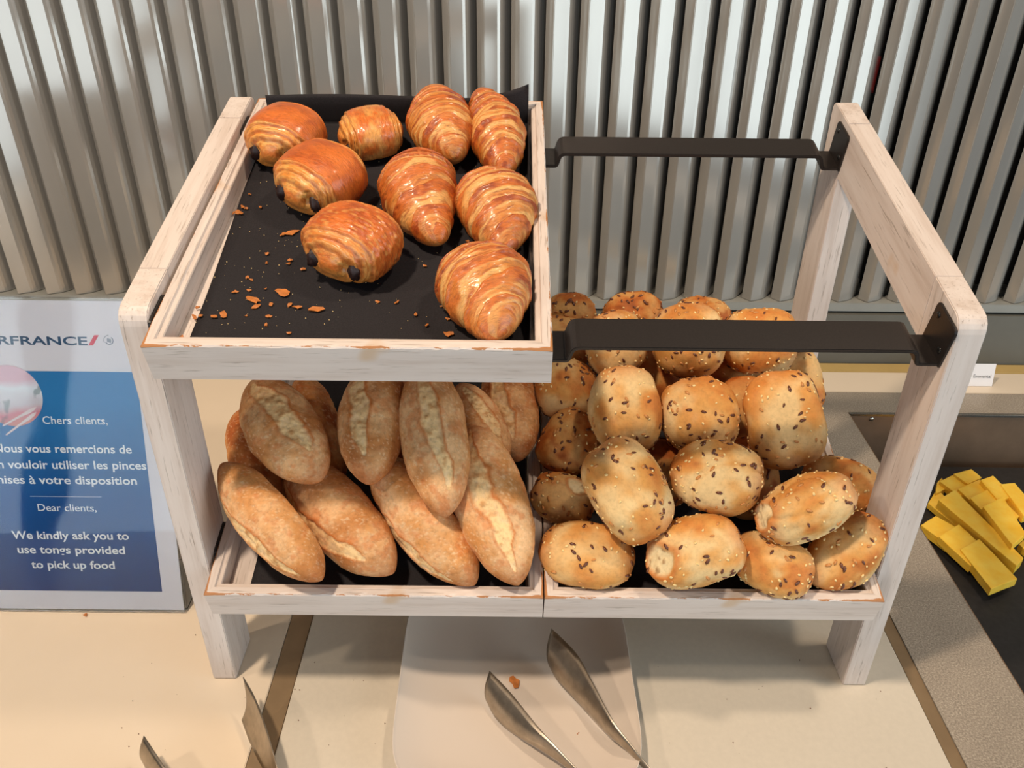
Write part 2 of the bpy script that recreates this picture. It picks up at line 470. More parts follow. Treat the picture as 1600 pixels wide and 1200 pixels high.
# ------------------------------------------------------------------ trays
TL = 0.4129; TH = 0.0368; TW = 0.0135
def board_mesh(name, L, mat, parent, M, mitre=True):
    """tray side: stepped section swept along local X, mitred. local Y = inward, Z = up. Col = wear mask"""
    sec = [(0, 0, .0), (0, .012, .0), (0, TH-.0035, .15), (0, TH-.0012, .9), (.0010, TH, 1.0), (.0035, TH, .35), (.0082, TH-.0002, .25), (.0092, TH-.0022, .1), (.0100, TH-.0024, 0.1), (.0128, TH-.0024, .2), (TW, TH-.0034, .3), (TW, .012, 0), (TW, 0, 0)]
    n = 60; V = []; C_ = []
    rr = np.random.RandomState(abs(hash(name+str(round(L, 3)))) % 1000 if False else int(L*1000) % 997)
    for i in range(n+1):
        t = i/n
        for (y, z, w) in sec:
            x0 = y if mitre else 0; x1 = L-y if mitre else L
            x = x0+(x1-x0)*t
            e = min(x, L-x)
            ww = w*(0.82+0.35*math.exp(-e/0.03)) + 0.30*math.exp(-e/0.005)*(1 if z > .012 else .4)
            jit = 0.0004*rr.randn() if w >= .9 else 0
            V.append((x, y+jit*.3, z+jit*.6 - 0)); C_.append(ww)
    m = len(sec); F = []
    for i in range(n):
        for k in range(m):
            a = i*m+k; b = i*m+(k+1) % m
            F.append((a, b, b+m, a+m))
    F.append(tuple(range(m))[::-1]); F.append(tuple(n*m+k for k in range(m)))
    cols = np.array(C_)[:, None]*np.ones((1, 3))
    o = mesh_obj(name, V, F, mat, parent, cols=np.clip(cols, 0, 1.2))
    bm = bmesh.new(); bm.from_mesh(o.data); bmesh.ops.recalc_face_normals(bm, faces=bm.faces); bm.to_mesh(o.data); bm.free()
    o.matrix_local = M
    return o
def make_tray(label, x0, x1, org):
    t = empty('wooden_tray', label, 'tray', (0, org[0], org[1]), (AL, 0, 0), group='whitewashed trays of the bread stand')
    w = x1-x0
    R = lambda a: Matrix.Rotation(a, 4, 'Z')
    board_mesh('front_board', w, WX, t, Matrix.Translation((x0, 0, 0)))
    board_mesh('back_board', w, WX, t, Matrix.Translation((x1, TL, 0)) @ R(math.pi))
    board_mesh('left_board', TL, WX, t, Matrix.Translation((x0, TL, 0)) @ R(-math.pi/2))
    board_mesh('right_board', TL, WX, t, Matrix.Translation((x1, 0, 0)) @ R(math.pi/2))
    bm_obj('base_panel', bm_box(x0+TW+.0003, x1-TW-.0003, TW+.0003, TL-TW-.0003, 0.0110, 0.0150), M_base, t)
    return t
M_base = wood('plain_pine_base', 1, False)
U_ORG = (-0.0192, 0.3882); L_ORG = (-0.0201, 0.1205)
TX = ((0.0272, 0.3494), (0.3506, 0.6728))
tray_up = make_tray('top-tier wooden tray holding croissants and chocolate rolls', *TX[0], U_ORG)
tray_lf = make_tray('lower left wooden tray filled with pointed bread loaves', *TX[0], L_ORG)
tray_rt = make_tray('lower right wooden tray heaped with seeded rolls', *TX[1], L_ORG)
tray_up.children[0].name

def Tp(x, s, n, org): return Vector((x, org[0]+s*ca-n*sa, org[1]+s*sa+n*ca))

def liner(label, x0, x1, s0, s1, org, flap_back=None, flap_right=None, seed=0, left_fn=None):
    """black textured paper: floor sheet bent up the back and right walls"""
    nx, ns = 46, 56
    rs = np.random.RandomState(seed)
    # parameter grids: a across (0..1 floor, >1 right flap), b along (0..1 floor, >1 back flap)
    A = list(np.linspace(0, 1, nx)) + ([1+.12*k for k in range(1, 7)] if flap_right else [])
    B = list(np.linspace(0, 1, ns)) + ([1+.12*k for k in range(1, 9)] if flap_back else [])
    V = []
    for b in B:
        for a in A:
            ua = min(a, 1); ub = min(b, 1)
            xl = left_fn(ub) if left_fn else x0
            x = xl+(x1-xl)*ua; s = s0+(s1-s0)*ub; n = 0.0156
            n += 0.0004*(1+math.sin(x*60+s*31))
            ex = max(0, a-1)/0.72; eb = max(0, b-1)/0.96
            if ex > 0:
                hgt = flap_right(ub)
                n += ex*hgt; x += -0.0006+0.0015*ex
                x = min(x, x1+0.0005)
            if eb > 0:
                hb = flap_back(ua)
                n = max(n, 0.0156+eb*hb); s += 0.0015*math.sin(ua*9)*eb*0.3 - .0008
                if eb*hb > TH-.012: s += (eb*hb-(TH-.012))*0.22
            V.append((x, s, n))
    w = len(A); F = [(j*w+i, j*w+i+1, (j+1)*w+i+1, (j+1)*w+i) for j in range(len(B)-1) for i in range(w-1)]
    o = mesh_obj('paper_liner', V, F, M_liner, None, smooth=True, loc=(0, org[0], org[1]), rot=(AL, 0, 0))
    md = o.modifiers.new('thick', 'SOLIDIFY'); md.thickness = 0.0005; md.offset = 1
    return tag(o, label, 'liner', 'black paper liners in the trays')
def fr(u):
    h = 0.017 + 0.006*math.sin(u*11)+0.004*math.sin(u*29+1)
    if u < .10: h = 0.004+0.13*u
    return min(h, 0.0195)
liner('black paper liner under the croissants, turned up at the back', 0.044, 0.3322, 0.0168, 0.3945, U_ORG,
      flap_back=lambda u: 0.033+0.002*math.sin(u*5)+0.016*max(0, (u-.72)/.28)**2, flap_right=fr, seed=1,
      left_fn=lambda u: 0.0515-0.0108*u+0.0012*math.sin(u*7))
liner('black paper liner beneath the pointed loaves', 0.062, 0.3322, 0.0168, 0.3945, L_ORG, flap_back=lambda u: 0.02, flap_right=fr, seed=2)
liner('black paper liner beneath the seeded rolls', 0.378, 0.6555, 0.0168, 0.3945, L_ORG, flap_back=lambda u: 0.02, flap_right=fr, seed=3)

# ------------------------------------------------------------------ pastry shapes
def body(nu, nv):
    """unit parametrisation: returns u (nu rings) and v angle arrays; u excludes poles"""
    th = np.linspace(0, math.pi, nu+2)[1:-1]
    return th, np.linspace(0, 2*math.pi, nv, endpoint=False)

def finish(name, P, C_, nu, nv, pole0, pole1, c0, c1, mat, parent=None):
    V = np.vstack([pole0[None], P.reshape(-1, 3), pole1[None]])
    Cc = np.vstack([c0[None], C_.reshape(-1, 3), c1[None]])
    return mesh_obj(name, V, grid_faces(nu, nv), mat, parent, smooth=True, cols=np.clip(Cc, 0, 1))

def croissant(L, W, seed, peak=-0.25, fr=0.36, br=0.42, bend=0.1, bands=4.6, skew=0.25, Hf=0.86, glaze=1.0):
    nu, nv = 300, 140
    th, v = body(nu, nv)
    u = -np.cos(th)
    U, Vv = np.meshgrid(u, v, indexing='ij')
    cz, cy = np.cos(Vv), np.sin(Vv)                 # v=0 is the top
    t = np.where(U < peak, (peak-U)/(peak+1), (U-peak)/(1-peak))
    tipr = np.where(U < peak, br, fr)
    f = tipr + (1-tipr)*(np.cos(np.clip(t, 0, 1)*math.pi/2)**1.05)
    endcap = np.sqrt(np.clip(1-np.clip((np.abs(U)-0.80)/0.20, 0, 1)**2.0, 0, 1))
    f = f*endcap
    Q = np.stack([U*2.0, cy*f*1.2, cz*f*1.2], -1)
    ax1 = np.stack([U*3.1, U*0+seed*.37, U*0], -1)
    wob = 0.26*vnoise(Q, 1.3, seed)+0.08*vnoise(Q, 4, seed+3) + 0.22*vnoise(ax1, 1.0, seed+7)
    side = np.where(U < peak, -1, 1)
    ph = t*bands + skew*np.sin(Vv+0.6)*side + wob + 0.42
    k = np.floor(ph); fr_ = ph-k
    kn = vnoise(np.stack([k*3.7+side*1.3, k*0, k*0], -1), 1.0, seed+60)      # each wrap its own height
    st = vnoise(np.stack([ph*7.5, cy*1.1+U*0.5, cz*1.1], -1), 1.0, seed+70)   # layer lines running round the roll
    st2 = vnoise(np.stack([ph*17, cy*1.6, cz*1.6], -1), 1.0, seed+75)
    amp = np.clip(0.75+0.7*kn, 0.25, 1.3)*np.where(t > .8, .5, 1)
    lip = (-0.030*(1-sstep(0.0, 0.07, fr_)) + 0.040*np.exp(-((fr_-0.13)/0.10)**2) - 0.055*sstep(0.45, 1.0, fr_))*amp
    lip = np.where(ph < 1, lip*0.5, lip)
    fine = (0.016*st+0.011*st2)*(0.35+0.65*sstep(.25, .6, fr_))
    rough = 0.040*fnoise(Q, 2.0, seed+20) + 0.008*vnoise(Q*np.array([2, 1, 1]), 8, seed+31)
    R = f*(1+lip*1.3+fine+rough)
    x = U*L/2; y = R*cy*W/2; z = R*cz*W/2*Hf
    zb = -0.60*W/2*Hf
    z = np.where(z < zb, zb+(z-zb)*0.18, z)
    y = y + bend*W*((U+0.1)**2-0.35)
    P = np.stack([x, y, z], -1)
    ora = lin((198, 104, 38)); dark = lin((148, 60, 22)); pale = lin((224, 166, 96)); gold = lin((206, 128, 56))
    B = lambda q: np.broadcast_to(q, P.shape)
    n1 = fnoise(Q, 2.0, seed+40); n2 = vnoise(Q, 9, seed+50)
    edge = 0.42+0.30*kn
    g = (1-sstep(edge-.08, edge+.12, fr_+0.16*n1+0.12*st))
    g = np.clip(g + 0.5*sstep(.55, .95, t), 0, 1)
    c = mixc(B(gold), B(pale), sstep(-.25, .35, st+0.25*st2))
    c = mixc(c, B(dark), sstep(.22, .5, -st2-0.2*st)*0.55)
    gl = mixc(B(ora), B(dark), sstep(-.1, .5, n1+0.35*n2+0.25*st)*0.85*glaze)
    gl = mixc(gl, B(gold), sstep(.2, .6, -n1+0.3*st)*0.6)
    c = mixc(c, gl, g)
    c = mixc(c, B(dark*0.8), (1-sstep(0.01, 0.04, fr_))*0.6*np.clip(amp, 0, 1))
    c = mixc(c, B(pale), np.exp(-((fr_-0.97)/0.035)**2)*0.35*amp)
    c = mixc(c, B(gold), sstep(0.1, 0.7, -cz)*0.5)
    e0 = np.array([-L/2, y[0].mean(), z[0].mean()]); e1 = np.array([L/2, y[-1].mean(), z[-1].mean()])
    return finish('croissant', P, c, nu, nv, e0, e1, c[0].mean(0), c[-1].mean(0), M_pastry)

def choc_roll(L, W, H, seed, ridged=0.0, tone=0.5, stick_ends=(1,)):
    """chocolate-filled roll: flattened puffed roll, inner coil with two chocolate sticks at each end (local X)"""
    nu, nv = 190, 130
    th, v = body(nu, nv)
    u = -np.cos(th); U, Vv = np.meshgrid(u, v, indexing='ij')
    cz, cy = np.cos(Vv), np.sin(Vv)
    e = 0.86
    sy = np.sign(cy)*np.abs(cy)**e; sz = np.sign(cz)*np.abs(cz)**e
    a = np.abs(U)
    f = (1-a**2.7)**0.52
    Q = np.stack([U*1.5, cy*f, cz*f], -1)
    rr = a*1.0
    # coil steps near the ends
    wob = 0.03*vnoise(Q, 2.2, seed) + 0.02*vnoise(Q, 6, seed+4) + 0.035*np.sin(Vv*1+seed)
    p = a + wob
    step = 0.0
    for pos, h in ((0.56, 0.050), (0.70, 0.05), (0.83, 0.14)):
        step = step - h*sstep(pos-0.008, pos+0.022, p) + h*0.55*np.exp(-((p-pos+0.025)/0.03)**2)
    stp = vnoise(np.stack([p*26, cy*.9, cz*.9], -1), 1.0, seed+71)
    fine = (0.009*np.sin(p*95 + 2.5*vnoise(Q, 3, seed+8))+0.012*stp)*sstep(.42, .6, p)
    rough = 0.026*fnoise(Q, 2.0, seed+12)+ridged*0.02*vnoise(Q*np.array([1.2, 1, 1]), 9, seed+14)
    dent = 0
    for se in stick_ends:
        for sd in (-1, 1):
            dd = ((U-se*0.86)/0.13)**2 + ((cy*f-sd*0.47)/0.17)**2 + ((cz*f+0.02)/0.24)**2
            dent = dent + np.exp(-dd*1.2)
    R = f*(1+step+fine+rough-0.16*dent)
    x = U*L/2 - np.sign(U)*dent*L*0.035
    y = R*sy*W/2; z = R*sz*H/2
    zb = -0.62*H/2; z = np.where(z < zb, zb+(z-zb)*0.2, z)
    P = np.stack([x, y, z], -1)
    ora = lin((208, 108, 40)); dark = lin((168, 74, 26)); pale = lin((232, 172, 92)); gold = lin((216, 138, 58))
    n1 = fnoise(Q, 2.4, seed+40); n2 = vnoise(Q*np.array([7, 1.5, 1.5]), 5, seed+50); n3 = vnoise(Q, 11, seed+60)
    top = mixc(np.broadcast_to(ora, P.shape), np.broadcast_to(dark, P.shape), sstep(-.4, .6, n1+0.2*n2)*(0.35+0.65*tone))
    if ridged: top = mixc(top, np.broadcast_to(pale, P.shape), sstep(.15, .6, n3)*0.45*ridged)
    if tone < 0.25: top = mixc(top, np.broadcast_to(pale, P.shape), sstep(-.2, .5, n1)*0.75)
    side = mixc(np.broadcast_to(gold, P.shape), np.broadcast_to(pale, P.shape), sstep(-.4, .5, n2+0.3*n1))
    side = mixc(side, np.broadcast_to(dark, P.shape), sstep(.15, .6, -stp)*0.6)
    m = sstep(0.46, 0.60, p+0.10*n1)
    c = mixc(top, side, m*(0.9-0.35*ridged))
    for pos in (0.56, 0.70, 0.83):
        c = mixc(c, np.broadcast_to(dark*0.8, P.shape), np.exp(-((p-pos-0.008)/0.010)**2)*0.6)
    c = mixc(c, np.broadcast_to(ora, P.shape), sstep(.9, .97, p)*0.7)
    c = mixc(c, np.broadcast_to(gold, P.shape), sstep(0.2, 0.8, -cz)*0.5)
    z0 = z[0].mean()
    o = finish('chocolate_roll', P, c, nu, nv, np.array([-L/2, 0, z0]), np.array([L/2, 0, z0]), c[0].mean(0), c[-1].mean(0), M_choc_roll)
    for se in stick_ends:
        for sd in (-1, 1):
            bm = bmesh.new()
            bmesh.ops.create_uvsphere(bm, u_segments=16, v_segments=10, radius=1.0)
            rs = random.Random(seed+sd)
            for vv in bm.verts: vv.co *= 1+0.16*rs.uniform(-1, 1)
            m_ = Matrix.Translation((se*L/2*0.72, sd*W/2*0.45, -H*0.06)) @ Matrix.Rotation(sd*se*-0.85, 4, 'Z') @ Matrix.Rotation(sd*.45, 4, 'X') @ Matrix.Diagonal((L*0.070, W*0.105, H*0.165, 1))
            bmesh.ops.transform(bm, matrix=m_, verts=bm.verts)
            bm_obj('chocolate_stick', bm, M_choc, o, smooth=True)
    return o

def loaf(L, W, seed, T=0.86, tone=0.4, slash=0.75, sw=0.27, bend=0.05, mid=0.0, soff=0.0, twist=0.30):
    nu, nv = 200, 130
    th, v = body(nu, nv)
    u = -np.cos(th); U, Vv = np.meshgrid(u, v, indexing='ij')
    cz, cy = np.cos(Vv), np.sin(Vv)
    a = np.abs(U)
    f = (1-a**2.3)**0.70*0.90 + 0.10*np.sqrt(np.clip(1-U**2, 0, 1))
    Q = np.stack([U*2.4, cy*f, cz*f], -1)
    ang = (Vv+math.pi) % (2*math.pi) - math.pi
    U1 = np.stack([U*2, U*0, U*0], -1)
    ctr = soff + twist*U + 0.12*vnoise(U1, 1.6, seed+5)
    wid = sw*np.sqrt(np.clip(1-(np.abs(U+0.03)/slash)**2.6, 0, 1))*(1+0.35*vnoise(Q, 2.6, seed+6)+0.15*vnoise(Q, 8, seed+7))
    d = np.abs(ang-ctr)/np.maximum(wid, 0.02)
    insd = (1-sstep(0.80, 1.02, d))*(wid > 0.03)
    ridge = np.exp(-((d-1.10)/0.16)**2)*sstep(0.02, 0.2, wid)*np.where(ang > ctr, 1.0, .55)
    crumb = fnoise(Q, 6, seed+10, 3); cr2 = fnoise(Q*np.array([.5, 1, 1]), 13, seed+11, 2)
    R = f*(1 + 0.075*fnoise(Q, 1.5, seed+2) + 0.010*vnoise(Q, 6, seed+3) + 0.004*vnoise(Q, 18, seed+4))
    R = R*(1 - insd*(0.035+0.05*np.clip(crumb, -0.5, 1)+0.025*cr2) + ridge*0.040)
    x = U*L/2; y = R*cy*W/2; z = R*cz*W/2*T
    zb = -0.55*W/2*T; z = np.where(z < zb, zb+(z-zb)*0.25, z)
    y = y + bend*W*(U**2-0.3)
    P = np.stack([x, y, z], -1)
    tan = lin((214, 149, 86)); brown = lin((156, 82, 36)); flour = lin((236, 202, 158)); orange = lin((200, 108, 40)); crumbc = lin((238, 200, 144)); hole = lin((192, 134, 78))
    n1 = fnoise(Q, 1.4, seed+20); n2 = fnoise(Q, 4.0, seed+25); n3 = vnoise(Q, 24, seed+28); n4 = vnoise(Q, 12, seed+29)
    B = lambda q: np.broadcast_to(q, P.shape)
    c = mixc(B(tan), B(brown), np.clip(sstep(-.45, .55, n1+0.2*n2)*tone*1.25, 0, 1))
    c = mixc(c, B(flour), sstep(-.35, .6, -n1+0.35*n2+0.35*(cz-.4))*(0.62-0.45*tone))
    c = mixc(c, B(flour), sstep(.25, .6, n3*0.8+0.35*n4+0.3*n2)*(0.6-0.2*tone))
    c = mixc(c, B(orange), sstep(.05, .45, n2-n1*0.4)*0.5)
    c = mixc(c, B(brown), sstep(.66, 1.0, np.abs(U)+0.14*n1)*(0.55+0.3*tone))
    c = mixc(c, B(orange*0.9), np.clip(ridge, 0, 1)*0.8)
    cc = mixc(B(crumbc), B(hole), sstep(.05, .45, -crumb-0.3*cr2)*0.75)
    cc = mixc(cc, B(flour), sstep(.1, .45, crumb+0.4*cr2)*0.6)
    cc = mixc(cc, B(orange), np.clip(sstep(.25, .6, n2)+tone*0.25, 0, 1)*0.35)
    c = mixc(c, cc, insd)
    return finish('bread_loaf', P, c, nu, nv, np.array([-L/2, y[0].mean(), z[0].mean()]), np.array([L/2, y[-1].mean(), z[-1].mean()]), c[0].mean(0), c[-1].mean(0), M_loaf)

# seeds -------------------------------------------------------------------------
_sv = [(0, 0, 1)] + [(math.cos(k*math.pi/3), math.sin(k*math.pi/3), 0.35) for k in range(6)] + [(math.cos(k*math.pi/3), math.sin(k*math.pi/3), -0.35) for k in range(6)] + [(0, 0, -1)]
_sf = [(0, 1+k, 1+(k+1) % 6) for k in range(6)] + [(1+k, 7+k, 7+(k+1) % 6, 1+(k+1) % 6) for k in range(6)] + [(13, 7+(k+1) % 6, 7+k) for k in range(6)]
_sv = np.array(_sv)
def seeds(name, pts, nrm, size, mat, parent, rs, point=True):
    n = len(pts)
    if n == 0: return None
    V = np.zeros((n, 14, 3))
    for i in range(n):
        N3 = nrm[i]; t = rs.randn(3); t -= N3*t.dot(N3); t /= np.linalg.norm(t); b = np.cross(N3, t)
        s = (0.8+0.4*rs.rand())
        lx, ly, lz = [q*s for q in size]
        sv = _sv.copy()
        if point: sv[:, 1] *= (1-0.35*np.clip(sv[:, 0], 0, 1))
        V[i] = pts[i] + sv[:, :1]*lx*t + sv[:, 1:2]*ly*b + sv[:, 2:]*lz*N3 + N3*lz*0.35
    F = [tuple(i*14+q for q in f) for i in range(n) for f in _sf]
    o = mesh_obj(name, V.reshape(-1, 3), F, mat, parent, smooth=True)
    o['kind'] = 'stuff'
    return o

def roll(L, W, seed, T=0.8, tone=0.3, burst=None, nseed=(38, 26, 40), sq=2.5, dent=0.0, crease=None):
    nu, nv = 110, 90
    th, v = body(nu, nv)
    Th, Vv = np.meshgrid(th, v, indexing='ij')
    D = np.stack([-np.cos(Th), np.sin(Th)*np.sin(Vv), np.sin(Th)*np.cos(Vv)], -1)
    k = (np.abs(D[..., 0])**sq + np.abs(D[..., 1])**sq + np.abs(D[..., 2])**2.2)**(-1/sq)
    k = np.minimum(k, 1.25)
    def surf(D, k):
        b = 1 + 0.11*fnoise(D, 1.25, seed, 2) + 0.022*vnoise(D, 3.2, seed+3) + 0.004*vnoise(D, 13, seed+4)
        return b
    b = surf(D, k)
    ins = np.zeros(b.shape); rdg = np.zeros(b.shape)
    crumb = fnoise(D, 6, seed+10, 3)
    if burst is not None:
        bd = np.array(burst[:3], float); bd /= np.linalg.norm(bd); sz = burst[3]
        dd = np.arccos(np.clip(D@bd, -1, 1))/sz + 0.25*vnoise(D, 3, seed+13)
        ins = 1-sstep(0.8, 1.0, dd); rdg = np.exp(-((dd-1.1)/0.16)**2)
        b = b*(1-ins*(0.07+0.05*crumb)+rdg*0.03)
    if crease is not None:
        cd = np.array(crease[:3], float); cd /= np.linalg.norm(cd)
        q = D@cd - crease[3] + 0.05*vnoise(D, 2.5, seed+15)
        b = b*(1-0.055*np.exp(-(q/0.05)**2)+0.02*np.exp(-((q-.12)/0.08)**2))
    P = D*(k*b)[..., None]*np.array([L/2, W/2, W*T/2])/np.array([1.0, 1.0, 1.0])
    P[..., 0] *= L/2/np.abs(P[..., 0]).max(); P[..., 1] *= W/2/np.abs(P[..., 1]).max()
    gold = lin((216, 154, 80)); pale = lin((232, 200, 144)); ora = lin((198, 104, 36)); dk = lin((146, 70, 24)); crumbc = lin((232, 208, 160)); hole = lin((160, 120, 76))
    B = lambda q: np.broadcast_to(q, P.shape)
    n1 = fnoise(D, 1.5, seed+20); n2 = fnoise(D, 4.5, seed+24); n3 = vnoise(D, 16, seed+27)
    c = mixc(B(gold), B(pale), sstep(-.25, .4, n1+0.2*n2)*(1-tone))
    c = mixc(c, B(ora), sstep(-.15, .45, -n1+0.25*n2+tone*0.5-0.25)*(0.50+0.5*tone))
    c = mixc(c, B(dk), sstep(.1, .6, n2*0.5-n1*0.6+tone*0.6-0.35)*0.7)
    c = mixc(c, B(ora), sstep(.55, .95, np.abs(D[..., 0])+0.2*n1)*0.5)
    c = mixc(c, B(ora), sstep(.2, .7, -D[..., 2]+0.2*n1)*0.5)
    c = c*(1-0.22*sstep(.45, 1., tone)*np.ones(tone.shape if hasattr(tone, 'shape') else b.shape))[..., None]  # high tones darken further, partly shade put into the crust colour
    c = mixc(c, B(ora*0.9), rdg*0.6)
    c = mixc(c, mixc(B(crumbc), B(hole), sstep(.1, .5, -crumb)*0.8), ins)
    c = c*(1+0.06*n3[..., None])*0.92
    p0 = np.array([-L/2*0.985, P[0, :, 1].mean(), P[0, :, 2].mean()]); p1 = np.array([L/2*0.985, P[-1, :, 1].mean(), P[-1, :, 2].mean()])
    p0[0] = P[0, :, 0].mean(); p1[0] = P[-1, :, 0].mean()
    o = finish('seeded_roll', P, c, nu, nv, p0, p1, c[0].mean(0), c[-1].mean(0), M_roll)
    # scatter seeds over the upper surface
    rs = np.random.RandomState(seed+99)
    def scatter(n, clus, off):
        pts = []; nr = []
        tries = 0
        while len(pts) < n and tries < n*60:
            tries += 1
            d = rs.randn(3); d /= np.linalg.norm(d)
            if d[2] < -0.30: continue
            if vnoise(d[None], clus, seed+off)[0] < rs.uniform(-.75, .55): continue
            i = int(np.clip(np.arccos(-d[0])/math.pi*(nu+1)-1, 1, nu-2)+0.5); j = int((math.atan2(d[1], d[2]) % (2*math.pi))/(2*math.pi)*nv) % nv
            i = min(max(i, 1), nu-2)
            if ins[i, j] > 0.4: continue
            p = P[i, j]; du = P[i+1, j]-P[i-1, j]; dv = P[i, (j+1) % nv]-P[i, j-1]
            nn = np.cross(dv, du); ln = np.linalg.norm(nn)
            if ln < 1e-9: continue
            nn /= ln
            if nn.dot(p) < 0: nn = -nn
            if any(abs(p-q).max() < 0.0019 for q in pts): continue
            pts.append(p); nr.append(nn)
        return pts, nr
    a, b_ = scatter(nseed[0], 2.4, 70); seeds('dark_flax_seeds', a, b_, (0.0030, 0.0015, 0.0008), M_flax, o, rs)
    a, b_ = scatter(nseed[1], 2.8, 80); seeds('golden_flax_seeds', a, b_, (0.0029, 0.0015, 0.0008), M_gold_flax, o, rs)
    a, b_ = scatter(nseed[2], 2.2, 90); seeds('sesame_seeds', a, b_, (0.00165, 0.00115, 0.0008), M_sesame, o, rs)
    return o

# ------------------------------------------------------------------ croissants (top tray)
def tray_axis(xa, sa_, na, xb, sb, nb, org): 
    A = Tp(xa, sa_, na, org); B = Tp(xb, sb, nb, org); return A, B
NUP = Vector((0, -sa, ca))
CR = [
 # tail end (back), front end, width, seed, shape, label
 ((0.2260, 0.405, .050), (0.2535, 0.285, .036), 0.0690, 3, dict(peak=.0, fr=.30, br=.36, bend=.06, bands=3.4, Hf=.9, skew=.35), 'plump croissant at the back of the top tray, left of the slimmer one'),
 ((0.2800, 0.415, .046), (0.3120, 0.262, .033), 0.0590, 14, dict(peak=.05, fr=.34, br=.30, bend=-.10, bands=3.9, Hf=.95, skew=.3), 'slim long croissant in the back right corner of the top tray'),
 ((0.2190, 0.262, .044), (0.2440, 0.143, .033), 0.0740, 25, dict(peak=-.42, fr=.26, br=.62, bend=.10, bands=3.7, skew=.3), 'broad croissant in the middle of the top tray touching the ridged chocolate roll'),
 ((0.2860, 0.238, .044), (0.3170, 0.128, .033), 0.0760, 37, dict(peak=-.30, fr=.20, br=.36, bend=-.14, bands=3.6, skew=.5), 'croissant with a pale cream stripe beside the right wall, second from the front'),
 ((0.2780, 0.113, .043), (0.3120, 0.016, .036), 0.0800, 48, dict(peak=-.30, fr=.30, br=.40, bend=-.10, bands=3.4, skew=.5), 'shiny deep-orange croissant in the front right corner of the top tray'),
]
for A, B, w, sd, kw, lab in CR:
    A = Tp(*A, U_ORG); B = Tp(*B, U_ORG)
    o = croissant((B-A).length, w, sd, **kw)
    place(o, (A+B)/2, B-A, NUP)
    tag(o, lab, 'croissant', 'croissants on the top tray')

PC = [
 # centre (x,s,n), axis in tray plane (dx,ds), L, W, H, seed, ridged, tone, label
 ((0.0795, 0.3150, .0430), (-.28, -1), .078, .079, .060, 5, 0.1, .75, 'dark glossy chocolate roll in the back left corner of the top tray'),
 ((0.1650, 0.3320, .0385), (-1, -.42), .070, .066, .050, 17, 0.45, .12, 'pale golden chocolate roll at the back, second from left'),
 ((0.1300, 0.2330, .0445), (-.50, -.86), .086, .084, .062, 29, 0.05, .55, 'smooth orange chocolate roll in front of the two back chocolate rolls'),
 ((0.1760, 0.1290, .0440), (-.42, -.90), .080, .085, .060, 41, 1.0, .85, 'ridged brown chocolate roll standing nearest the front, amid crumbs'),
]
for c, d, L, W, H, sd, rg, tn, lab in PC:
    o = choc_roll(L, W, H, sd, rg, tn, stick_ends=(1,))
    ax = Vector((d[0], d[1]*ca, d[1]*sa)).normalized()
    # the end face tips upward a little
    place(o, Tp(*c, U_ORG), ax, NUP)
    tag(o, lab, 'pastry', 'chocolate rolls on the top tray')

